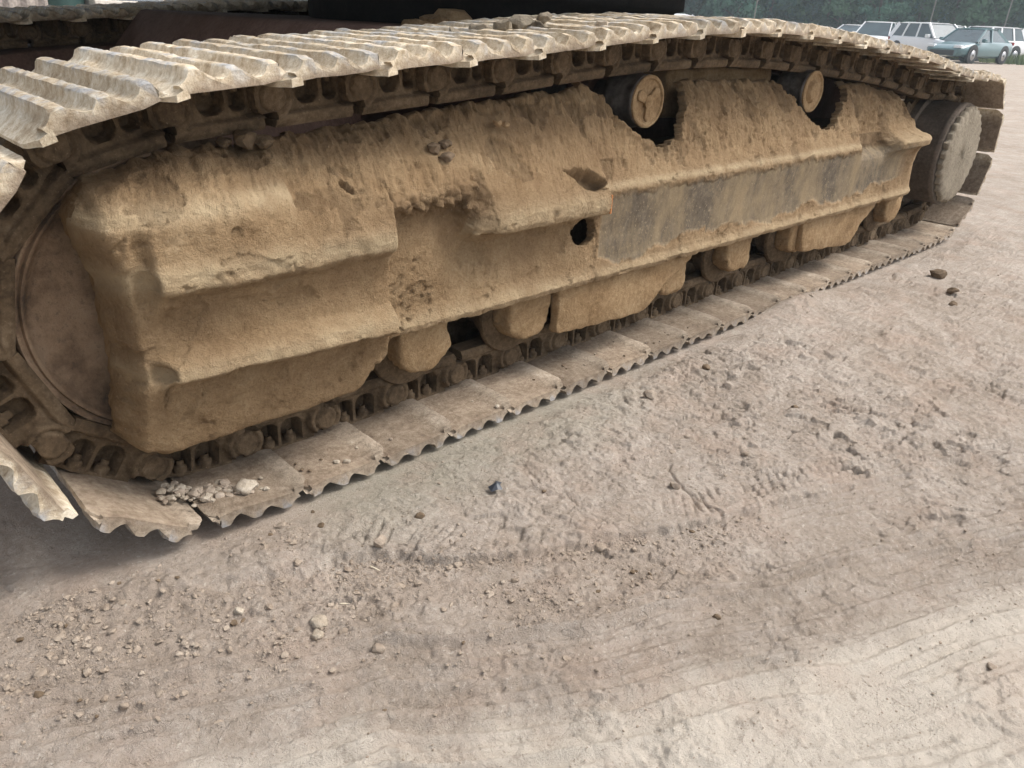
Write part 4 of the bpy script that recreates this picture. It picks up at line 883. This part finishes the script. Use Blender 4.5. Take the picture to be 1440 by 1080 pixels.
# fine gravel as one mass
def ico20():
    bm = bmesh.new(); bmesh.ops.create_icosphere(bm, subdivisions=1, radius=1); v = np.array([x.co[:] for x in bm.verts]); f = np.array([[q.index for q in p.verts] for p in bm.faces]); bm.free(); return v, f
iv, iff = ico20(); VV = []; FF = []; cnt = 0; tries = 0
base_v = [iv * np.random.default_rng(900 + k).uniform(0.6, 1.25, (len(iv), 1)) for k in range(24)]
clus = np.clip(sstep(-0.05, 0.35, fbm2(X * 7, Y * 7, 3, 401)), 0, 1)
while cnt < 15000 and tries < 340000:
    tries += 1
    if random.random() < 0.8: x = random.uniform(-0.75, 1.4); y = random.uniform(-1.25, 0.0)
    else: x = 0.9 + random.random() ** 1.7 * 5; y = random.uniform(-2.2, -0.0)
    i = min(np.searchsorted(gx, x), len(gx) - 1); j = min(np.searchsorted(gy, y), len(gy) - 1)
    rimb = 0.9 * math.exp(-((Vw[i, j] - 0.014) / 0.014) ** 2) if -0.2 < x < 1.0 else 0
    if random.random() > rimb + (0.08 + 0.5 * clus[i, j]) * loose[i, j] + 0.07 + 0.14 * grey[i, j] * clus[i, j] + 0.16 * clus[i, j]: continue
    d = math.hypot(x - CAM.x, y - CAM.y); r = min(0.009, 0.0013 / (1 - 0.985 * random.random()) ** 0.45) * (1 if d < 2 else (d / 2) ** .7) * (0.45 + 0.55 * loose[i, j])
    s = np.array([r * random.uniform(.7, 1.4), r * random.uniform(.7, 1.4), r * random.uniform(.45, .85)])
    a = random.uniform(0, 6.28); ca, sa = math.cos(a), math.sin(a); b_ = random.choice(base_v) * s
    VV.append(np.stack([b_[:, 0] * ca - b_[:, 1] * sa, b_[:, 0] * sa + b_[:, 1] * ca, b_[:, 2]], 1) + np.array([x, y, G + H[i, j] + s[2] * 0.25])); FF.append(iff + cnt * len(iv)); cnt += 1
tag(link('gravel', mesh_np('gravel', np.concatenate(VV), np.concatenate(FF), False), m_clod), kind='stuff')

# ------------------------------------------------------------------ things beyond the far track, upper left
m_cont = make_plain('grey_weathered_sheet', (0.33, 0.29, 0.26), 0.7, 0, 0.3, 0.35, 30)
m_teal = make_plain('teal_paint', (0.03, 0.075, 0.07), 0.5)
m_conc = make_plain('pale_concrete', (0.6, 0.56, 0.5), 0.9, 0, 0.2, 0.2)
t = tag(empty('container', (0.3, 9.4, G)), 'grey ribbed sheet metal container beyond the far track at upper left', 'container')
bm = bmesh.new(); pp = []
for k in range(40):
    x = -1.6 + k * 0.08; pp += [(x, -0.035 if k % 2 else 0.0), (x + 0.03, -0.035 if k % 2 else 0.0)]
a = [bm.verts.new((x, -1.2 + y, 0.15)) for x, y in pp]; b = [bm.verts.new((x, -1.2 + y, 2.5)) for x, y in pp]
for k in range(len(pp) - 1): bm.faces.new((a[k], a[k + 1], b[k + 1], b[k]))
bm_box(bm, -1.6, 1.55, -1.16, 1.2, 0.15, 2.5); link('side_wall', bm, m_cont, t)
bm = bmesh.new(); bm_box(bm, -1.66, 1.62, -1.26, 1.25, 0.02, 0.149, 0.01); bm_box(bm, -1.66, 1.62, -1.26, 1.25, 2.501, 2.6, 0.01); link('rail', bm, m_teal, t)
t = tag(empty('drum', (2.06, 8.6, G)), 'dark teal drum standing between the grey container and the pale slabs', 'drum')
bm = bmesh.new(); bm_lathe(bm, [(0.26, 0.0), (0.27, 0.02), (0.262, 0.04), (0.262, 0.5), (0.272, 0.52), (0.262, 0.54), (0.262, 1.0), (0.272, 1.02), (0.262, 1.05), (0.25, 1.04)], 32, axis='Z'); shade(bm); link('drum_body', bm, m_teal, t)
bm = bmesh.new(); bm_lathe(bm, [(0.03, 1.03), (0.03, 1.06), (0.02, 1.07)], 12, (0.15, 0, 0), 'Z'); link('bung', bm, m_steel, t)
t = tag(empty('slab_stack', (2.75, 8.7, G)), 'stack of pale concrete slabs beyond the far track right of the teal drum', 'slabs')
for k in range(9):
    bm = bmesh.new(); ox = random.uniform(-.05, .05); bm_box(bm, -0.42 + ox, 0.42 + ox, -0.4, 0.4, 0.02 + k * 0.125, 0.125 + k * 0.125, 0.01); link('slab', bm, m_conc, t)

# ------------------------------------------------------------------ parked cars
m_glass = make_plain('car_glass', (0.035, 0.06, 0.07), 0.05, 0, 0.7, 0.3, 1.5)
m_tyre = make_plain('tyre_rubber', (0.015, 0.015, 0.016), 0.9); m_rim = make_plain('alloy_rim', (0.4, 0.4, 0.41), 0.35, 0.7)
m_lamp = make_plain('headlamp', (0.7, 0.72, 0.74), 0.15, 0, 0.6); m_tail = make_plain('tail_lamp', (0.3, 0.02, 0.02), 0.2); m_trim = make_plain('black_trim', (0.02, 0.02, 0.021), 0.6)
def paint(n_, c): 
    m = M(n_, 0.28, 0.5); m.set('Base Color', m.ramp(m.noise(3, 3), [(0.3, tuple(x * .95 for x in c)), (0.7, c)])); m.b.inputs['Coat Weight'].default_value = 0.7; return m.m
p_white = paint('white_car_paint', (0.76, 0.77, 0.78)); p_teal = paint('teal_car_paint', (0.055, 0.13, 0.145)); p_silver = paint('silver_car_paint', (0.42, 0.44, 0.46))
def car_meshes(kind):
    """x forward; suv or saloon. body lofted from stations, greenhouse on top"""
    L2 = 2.28 if kind == 'suv' else 2.35; belt = 0.98 if kind == 'suv' else 0.90; roof = 1.62 if kind == 'suv' else 1.46
    # lower body: (x, z top, half width)
    S = [(-L2, 0.80, .70), (-L2 + .06, belt - .04, .80), (-L2 + .35, belt + .02, .89), (-1.2, belt + .01, .92), (0.0, belt, .925), (0.85, belt - .02, .92), (1.25, belt - .06, .90), (1.9, belt - .16, .86), (L2 - .12, belt - .26, .78), (L2, 0.56, .66)]
    bm = bmesh.new(); rows = []
    for x, zt_, w in S:
        zb = 0.24 if abs(x) < 1.9 else 0.30
        sec = [(w * .86, zb), (w * .97, zb + .08), (w, zb + .28), (w * .985, (zb + zt_) / 2 + .12), (w * .95, zt_ - .05), (w * .88, zt_), (w * .4, zt_ + .02)]
        row = [bm.verts.new((x, y, z)) for y, z in sec] + [bm.verts.new((x, -y, z)) for y, z in sec[::-1]]; rows.append(row)
    n_ = len(rows[0])
    for a, b in zip(rows[:-1], rows[1:]):
        for k in range(n_): bm.faces.new((a[k], a[(k + 1) % n_], b[(k + 1) % n_], b[k]))
    bm.faces.new(rows[0]); bm.faces.new(rows[-1][::-1]); bmesh.ops.recalc_face_normals(bm, faces=bm.faces)
    # greenhouse base, roof
    if kind == 'suv': gb = [(-2.16, .80), (1.15, .84)]; gt = [(-1.85, .62), (0.35, .66)]
    else: gb = [(-1.75, .80), (1.15, .84)]; gt = [(-0.85, .60), (0.25, .64)]
    bm2 = bmesh.new()
    def rect(z, r, ins=0): return [Vector((r[1][0], r[1][1] - ins, z)), Vector((r[0][0], r[0][1] - ins, z)), Vector((r[0][0], -r[0][1] + ins, z)), Vector((r[1][0], -r[1][1] + ins, z))]
    lo = [bm2.verts.new(v) for v in rect(belt - .03, gb)]; hi = [bm2.verts.new(v) for v in rect(roof - .06, gt)]
    for k in range(4): bm2.faces.new((lo[k], lo[(k + 1) % 4], hi[(k + 1) % 4], hi[k]))
    bm2.faces.new(hi); bmesh.ops.recalc_face_normals(bm2, faces=bm2.faces)
    # roof skin and pillars in body colour
    tp_ = rect(roof - .061, [(gt[0][0] - .05, gt[0][1] + .03), (gt[1][0] + .03, gt[1][1] + .03)]); mid_ = rect(roof, [(gt[0][0] + .25, gt[0][1] - .12), (gt[1][0] - .25, gt[1][1] - .12)])
    a = [bm.verts.new(v) for v in tp_]; b = [bm.verts.new(v) for v in mid_]
    for k in range(4): bm.faces.new((a[k], a[(k + 1) % 4], b[(k + 1) % 4], b[k]))
    bm.faces.new(b); bm.faces.new(a[::-1])
    def bar(p, q, w):
        p, q = Vector(p), Vector(q); d = (q - p).normalized(); s = d.cross(Vector((0, 1, 0))).normalized() * w; t_ = Vector((0, .025, 0)); vs1 = [bm.verts.new(p + e * s + f * t_) for e, f in ((1, 1), (1, -1), (-1, -1), (-1, 1))]; vs2 = [bm.verts.new(q + e * s + f * t_) for e, f in ((1, 1), (1, -1), (-1, -1), (-1, 1))]
        for k in range(4): bm.faces.new((vs1[k], vs1[(k + 1) % 4], vs2[(k + 1) % 4], vs2[k]))
    for s in (1, -1):
        bar((gb[1][0], s * gb[1][1], belt - .04), (gt[1][0], s * gt[1][1], roof - .06), .045)
        bar((gb[0][0], s * gb[0][1], belt - .04), (gt[0][0], s * gt[0][1], roof - .06), .12 if kind == 'suv' else .07)
        bar((-0.15, s * .83, belt - .04), (-0.25, s * .655, roof - .06), .05)
        if kind == 'suv': bar((-1.2, s * .82, belt - .04), (-1.1, s * .65, roof - .06), .05)
    bmesh.ops.recalc_face_normals(bm, faces=bm.faces); shade(bm, 40)
    def tm(n2, b): me = bpy.data.meshes.new(n2); b.normal_update(); b.to_mesh(me); b.free(); return me
    out = {'body': tm('body', bm), 'windows': tm('windows', bm2)}
    b = bmesh.new(); bm_lathe(b, [(.20, -.10), (.30, -.11), (.34, -.08), (.345, 0), (.34, .08), (.30, .11), (.20, .10)], 28); shade(b, 40); out['tyre'] = tm('tyre', b)
    b = bmesh.new(); bm_lathe(b, [(.05, -.105), (.20, -.09), (.225, -.105), (.225, .1), (.05, .105)], 20); shade(b, 40); out['rim'] = tm('rim', b)
    b = bmesh.new(); bm_lathe(b, [(.40, -.02), (.40, .02)], 28); out['arch'] = tm('wheel_arch', b)
    b = bmesh.new(); bm_box(b, L2 - .30, L2 - .06, .45, .76, .62, .74, .02); out['headlight'] = tm('headlight', b)
    b = bmesh.new(); bm_box(b, -L2 - .01, -L2 + .10, .45, .80, .80, .94, .02); out['tail_light'] = tm('tail_light', b)
    b = bmesh.new(); bm_box(b, L2 - .10, L2 + .02, -.55, .55, .32, .52, .02); out['grille'] = tm('grille', b)
    b = bmesh.new(); bm_box(b, .72, .92, .90, 1.06, belt - .02, belt + .13, .03); out['mirror'] = tm('mirror', b)
    return out
car_me = {k: car_meshes(k) for k in ('suv', 'saloon')}
def make_car(kind, px, pz, rz, pm, label):
    t = tag(empty('parked_car', (px, pz, gz(px, pz)), rz), label, 'car', 'cars parked below the trees'); c = car_me[kind]
    def p(nm, key, mat, loc=(0, 0, 0), par=t, sc_=(1, 1, 1)):
        me = c[key]
        o = bpy.data.objects.new(nm, me); COL.objects.link(o); o.parent = par; o.location = loc; o.scale = sc_
        if not me.materials: me.materials.append(mat)
        o.material_slots[0].link = 'OBJECT'; o.material_slots[0].material = mat
        return o
    p('body', 'body', pm); p('windows', 'windows', m_glass); p('grille', 'grille', m_trim)
    for s in (1, -1):
        p('headlight', 'headlight', m_lamp, sc_=(1, s, 1)); p('tail_light', 'tail_light', m_tail, sc_=(1, s, 1)); p('mirror', 'mirror', pm, sc_=(1, s, 1))
        for wx in (1.40, -1.38):
            w = p('wheel', 'tyre', m_tyre, (wx, s * .83, .345)); p('rim', 'rim', m_rim, par=w); p('wheel_arch', 'arch', m_trim, (wx, s * .905, .38))
    return t
def polar(px_dir, d): 
    v = Vector(px_dir).normalized(); return CAM.x + v.x * d, CAM.y + v.y * d
def ray2(px, py=60):
    v = fwd + r2 * ((px - 720) / fpx) - u2 * ((py - 540) / fpx); return (v.x, v.y)
def heading(px, deg):     # 0 = facing the camera, positive turns its nose to the picture's left
    v = ray2(px); return math.atan2(-v[1], -v[0]) - R(deg)
for kind, px, d, h, pm, lab in (
    ('saloon', 1366, 44, 27, p_teal, 'dark teal saloon car in front of the white cars, the only coloured one'),
    ('suv', 1382, 49.5, 38, p_white, 'white car parked directly behind the teal saloon, its tail showing at right'),
    ('suv', 1311, 45.0, -38, p_white, 'white car left of the teal saloon, half hidden by the track'),
    ('suv', 1328, 50.5, -30, p_white, 'white car behind, roof rising between teal saloon and half hidden white car'),
    ('suv', 1282, 50, 172, p_white, 'white car showing its dark rear window above the track'),
    ('suv', 1262, 52.0, -40, p_white, 'white car with tall side windows behind the one with the dark rear window'),
    ('suv', 1232, 48.0, 15, p_white, 'white car with a broad windscreen facing the camera above the track'),
    ('saloon', 1199, 52.0, 30, p_white, 'white car of which only a low roof shows, leftmost by the far track bend'),
    ('saloon', 1068, 50.0, 80, p_white, 'white car roof line just above the middle of the upper track'),
    ('suv', 1437, 62.0, 40, p_white, 'white vehicle at the right picture edge behind tall grass'),
    ('saloon', 937, 40.0, 75, p_white, 'white car roof peeping out right beside the dark machine body')):
    x, y = polar(ray2(px), d); make_car(kind, x, y, heading(px, h), pm, lab)

# ------------------------------------------------------------------ trees beyond the cars
def leaf_mat(nm, a, b, c):
    m = M(nm, 0.75, 0.2); n_ = m.noise(0.55, 4, 0.6); oi = m.n.new('ShaderNodeObjectInfo')
    f = m.math('ADD', m.math('MULTIPLY', n_, 0.75), m.math('MULTIPLY', m.noise(6, 3), 0.25))
    col = m.ramp(f, [(0.36, a), (0.52, b), (0.66, c)])
    hv = m.n.new('ShaderNodeHueSaturation'); m.L(col, hv.inputs['Color']); m.L(m.math('ADD', 0.70, m.math('MULTIPLY', oi.outputs['Random'], 0.65)), hv.inputs['Value']); m.L(m.math('ADD', 0.47, m.math('MULTIPLY', oi.outputs['Random'], 0.06)), hv.inputs['Hue']); col = hv.outputs[0]
    m.set('Base Color', col); tr = m.n.new('ShaderNodeBsdfTranslucent'); m.L(col, tr.inputs['Color']); ms = m.n.new('ShaderNodeMixShader'); ms.inputs[0].default_value = 0.45
    m.L(m.b.outputs[0], ms.inputs[1]); m.L(tr.outputs[0], ms.inputs[2]); m.L(ms.outputs[0], m.o.inputs['Surface'])
    return m.m
leafs = [leaf_mat('leaves_deep_green', (0.045, 0.115, 0.070), (0.085, 0.185, 0.11), (0.14, 0.25, 0.15)), leaf_mat('leaves_mid_green', (0.055, 0.12, 0.062), (0.10, 0.19, 0.10), (0.155, 0.26, 0.14)), leaf_mat('leaves_blue_green', (0.050, 0.12, 0.098), (0.085, 0.18, 0.145), (0.135, 0.24, 0.19))]
m_bark = make_plain('grey_bark', (0.12, 0.10, 0.08), 0.9, 0, 0.2, 0.3); m_pbark = make_plain('pale_bark', (0.24, 0.23, 0.20), 0.8, 0, 0.2, 0.2)
def crown_mesh(seed, h, w, base, n_cl=95, n_leaf=52):
    rs = np.random.default_rng(seed); Vs = []; 
    for c in range(n_cl):
        t_ = rs.uniform(0, 1) ** 0.9; z = base + (h - base) * t_
        prof_ = w * (0.55 + 0.6 * math.sin(math.pi * min(1, t_ * 0.8 + 0.18))) * (1 - 0.45 * t_)
        a = rs.uniform(0, 2 * math.pi); rr = prof_ * math.sqrt(rs.uniform(0.12, 1)); c0 = np.array([rr * math.cos(a), rr * math.sin(a), z]); cr = rs.uniform(0.45, 1.0)
        d_ = rs.normal(size=(n_leaf, 3)); d_ /= np.linalg.norm(d_, axis=1)[:, None]; p = c0 + d_ * cr * rs.uniform(0.4, 1.05, (n_leaf, 1)) * np.array([1, 1, .7])
        u_ = rs.normal(size=(n_leaf, 3)); u_ /= np.linalg.norm(u_, axis=1)[:, None]; v_ = np.cross(u_, d_ + rs.normal(scale=.5, size=(n_leaf, 3))); v_ /= np.linalg.norm(v_, axis=1)[:, None] + 1e-6
        s1 = rs.uniform(.10, .24, (n_leaf, 1)); s2 = s1 * rs.uniform(.4, .8, (n_leaf, 1))
        Vs.append(np.stack([p + u_ * s1, p + v_ * s2, p - u_ * s1, p - v_ * s2], 1).reshape(-1, 3))
    V_ = np.concatenate(Vs); return mesh_np('crown', V_, np.arange(len(V_)).reshape(-1, 4), False)
def trunk_mesh(seed, h, r, base):
    rs = np.random.default_rng(seed); bm = bmesh.new()
    def limb(p, q, r0, r1, n=6):
        p, q = Vector(p), Vector(q); d = (q - p).normalized(); s = d.orthogonal().normalized(); t_ = d.cross(s); rows = []
        for k in range(5):
            c = p.lerp(q, k / 4) + Vector(rs.normal(scale=.05 * (0 < k < 4), size=3)); rr = r0 + (r1 - r0) * k / 4
            rows.append([bm.verts.new(c + (s * math.cos(a) + t_ * math.sin(a)) * rr) for a in np.linspace(0, 2 * math.pi, n, endpoint=False)])
        for a, b in zip(rows[:-1], rows[1:]):
            for k in range(n): bm.faces.new((a[k], a[(k + 1) % n], b[(k + 1) % n], b[k]))
    limb((0, 0, -.1), (0.2, 0.1, h * .85), r, r * .25, 8)
    for k in range(7):
        z = base + (h * .75 - base) * k / 7 + .5; a = rs.uniform(0, 6.3); l = rs.uniform(1.2, 2.6); limb((.02 * z, .01 * z, z), (l * math.cos(a), l * math.sin(a), z + l * .6), r * .35, r * .08)
    bmesh.ops.recalc_face_normals(bm, faces=bm.faces); shade(bm, 60); me = bpy.data.meshes.new('trunk'); bm.to_mesh(me); bm.free(); return me
kinds = [(11.5, 2.6, 0.4), (9.5, 2.2, 0.3), (13, 3.0, 0.9), (7.0, 2.4, 0.1)]
crowns = [crown_mesh(40 + i, *k) for i, k in enumerate(kinds)]; trunks = [trunk_mesh(60 + i, k[0], .13, k[2] + .6) for i, k in enumerate(kinds)]
klab = ['dense deep green tree', 'slender mid green tree', 'tall blue green tree', 'low bushy green tree']
proto = []
for i in range(4):
    t = empty('tree'); o = link('crown', crowns[i], leafs[(0, 1, 2, 1)[i]], t); link('trunk', trunks[i], m_bark, t); proto.append(t)
used = [False] * 4; rows_ = []
for px in np.arange(905, 1500, 25): rows_.append((px + random.uniform(-7, 7), random.uniform(66, 74)))
for px in np.arange(915, 1500, 32): rows_.append((px + random.uniform(-9, 9), random.uniform(76, 84)))
for i, (px, d) in enumerate(rows_):
    k = random.choice((0, 1, 2, 3, 0, 1)); t = proto[k] if not used[k] else copy_tree(proto[k]); used[k] = True
    x, y = polar(ray2(px), d); t.location = (x, y, gz(x, y) - 0.05); t.rotation_euler = (0, 0, random.uniform(0, 6.28)); s = random.uniform(.85, 1.2); t.scale = (s, s, s)
    tag(t, klab[k] + (' in the front row of the wood behind the cars' if d < 75 else ' in the back row of the wood behind the cars'), 'tree', klab[k] + 's in the wood, ' + ('front row' if d < 75 else 'back row'))
for k in range(4):
    if not used[k]: bpy.data.objects.remove(proto[k])
def sapling(px, d, h, lean, lab):
    x, y = polar(ray2(px), d); t = tag(empty('bare_tree', (x, y, gz(x, y))), lab, 'tree')
    bm = bmesh.new()
    for (a, b, r0, r1) in (((0, 0, 0), (lean * h, 0, h), .05, .02), ((lean * h * .55, 0, h * .55), (lean * h * .55 + .35, -.3, h * .8), .02, .01), ((lean * h * .7, 0, h * .7), (lean * h * .7 - .3, .3, h * .9), .02, .008)):
        a, b = Vector(a), Vector(b); dd_ = (b - a).normalized(); s = dd_.orthogonal().normalized(); q_ = dd_.cross(s); R1 = [bm.verts.new(a + (s * math.cos(w) + q_ * math.sin(w)) * r0) for w in np.linspace(0, 6.283, 6, endpoint=False)]; R2 = [bm.verts.new(b + (s * math.cos(w) + q_ * math.sin(w)) * r1) for w in np.linspace(0, 6.283, 6, endpoint=False)]
        for k in range(6): bm.faces.new((R1[k], R1[(k + 1) % 6], R2[(k + 1) % 6], R2[k]))
    link('trunk', bm, m_pbark, t)
sapling(1054, 58, 4.5, 0.05, 'thin pale bare trunk rising above the middle of the upper track')
sapling(1300, 62, 7.0, 0.06, 'thin pale leaning trunk above the half hidden white car')
sapling(1405, 63, 7.0, 0.06, 'thin pale trunk near the right edge of the wood')
# rough grass in front of the wood
V_ = []; rs = np.random.default_rng(77)
for k in range(15000):
    px = rs.uniform(905, 1480); d = rs.uniform(46, 66)
    if px < 1385: d = rs.uniform(50, 66)
    x, y = polar(ray2(px), d); z = gz(x, y); h = rs.uniform(.12, .42) * (1.3 if px > 1400 else .8); a = rs.uniform(0, 6.28); w = .03; l = rs.normal(scale=.10, size=2)
    V_.append([(x - w * math.cos(a), y - w * math.sin(a), z), (x + w * math.cos(a), y + w * math.sin(a), z), (x + l[0], y + l[1], z + h)])
V_ = np.array(V_).reshape(-1, 3)
tag(link('grass', mesh_np('grass', V_, np.arange(len(V_)).reshape(-1, 3), False), leaf_mat('rough_grass', (0.06, 0.085, 0.035), (0.10, 0.13, 0.055), (0.16, 0.17, 0.085))), kind='stuff')

# ------------------------------------------------------------------ haze in the air
bm = bmesh.new(); bm_box(bm, -172, 335, -172, 275, G - 1.6, 19.0)
hm = bpy.data.materials.new('thin_haze'); hm.use_nodes = True; hn = hm.node_tree.nodes; hn.clear()
ho = hn.new('ShaderNodeOutputMaterial'); pv = hn.new('ShaderNodeVolumePrincipled'); pv.inputs['Color'].default_value = (0.80, 0.92, 0.98, 1); pv.inputs['Density'].default_value = 0.0019; pv.inputs['Anisotropy'].default_value = 0.2
hm.node_tree.links.new(pv.outputs[0], ho.inputs['Volume'])
tag(link('haze', bm, hm), kind='stuff')
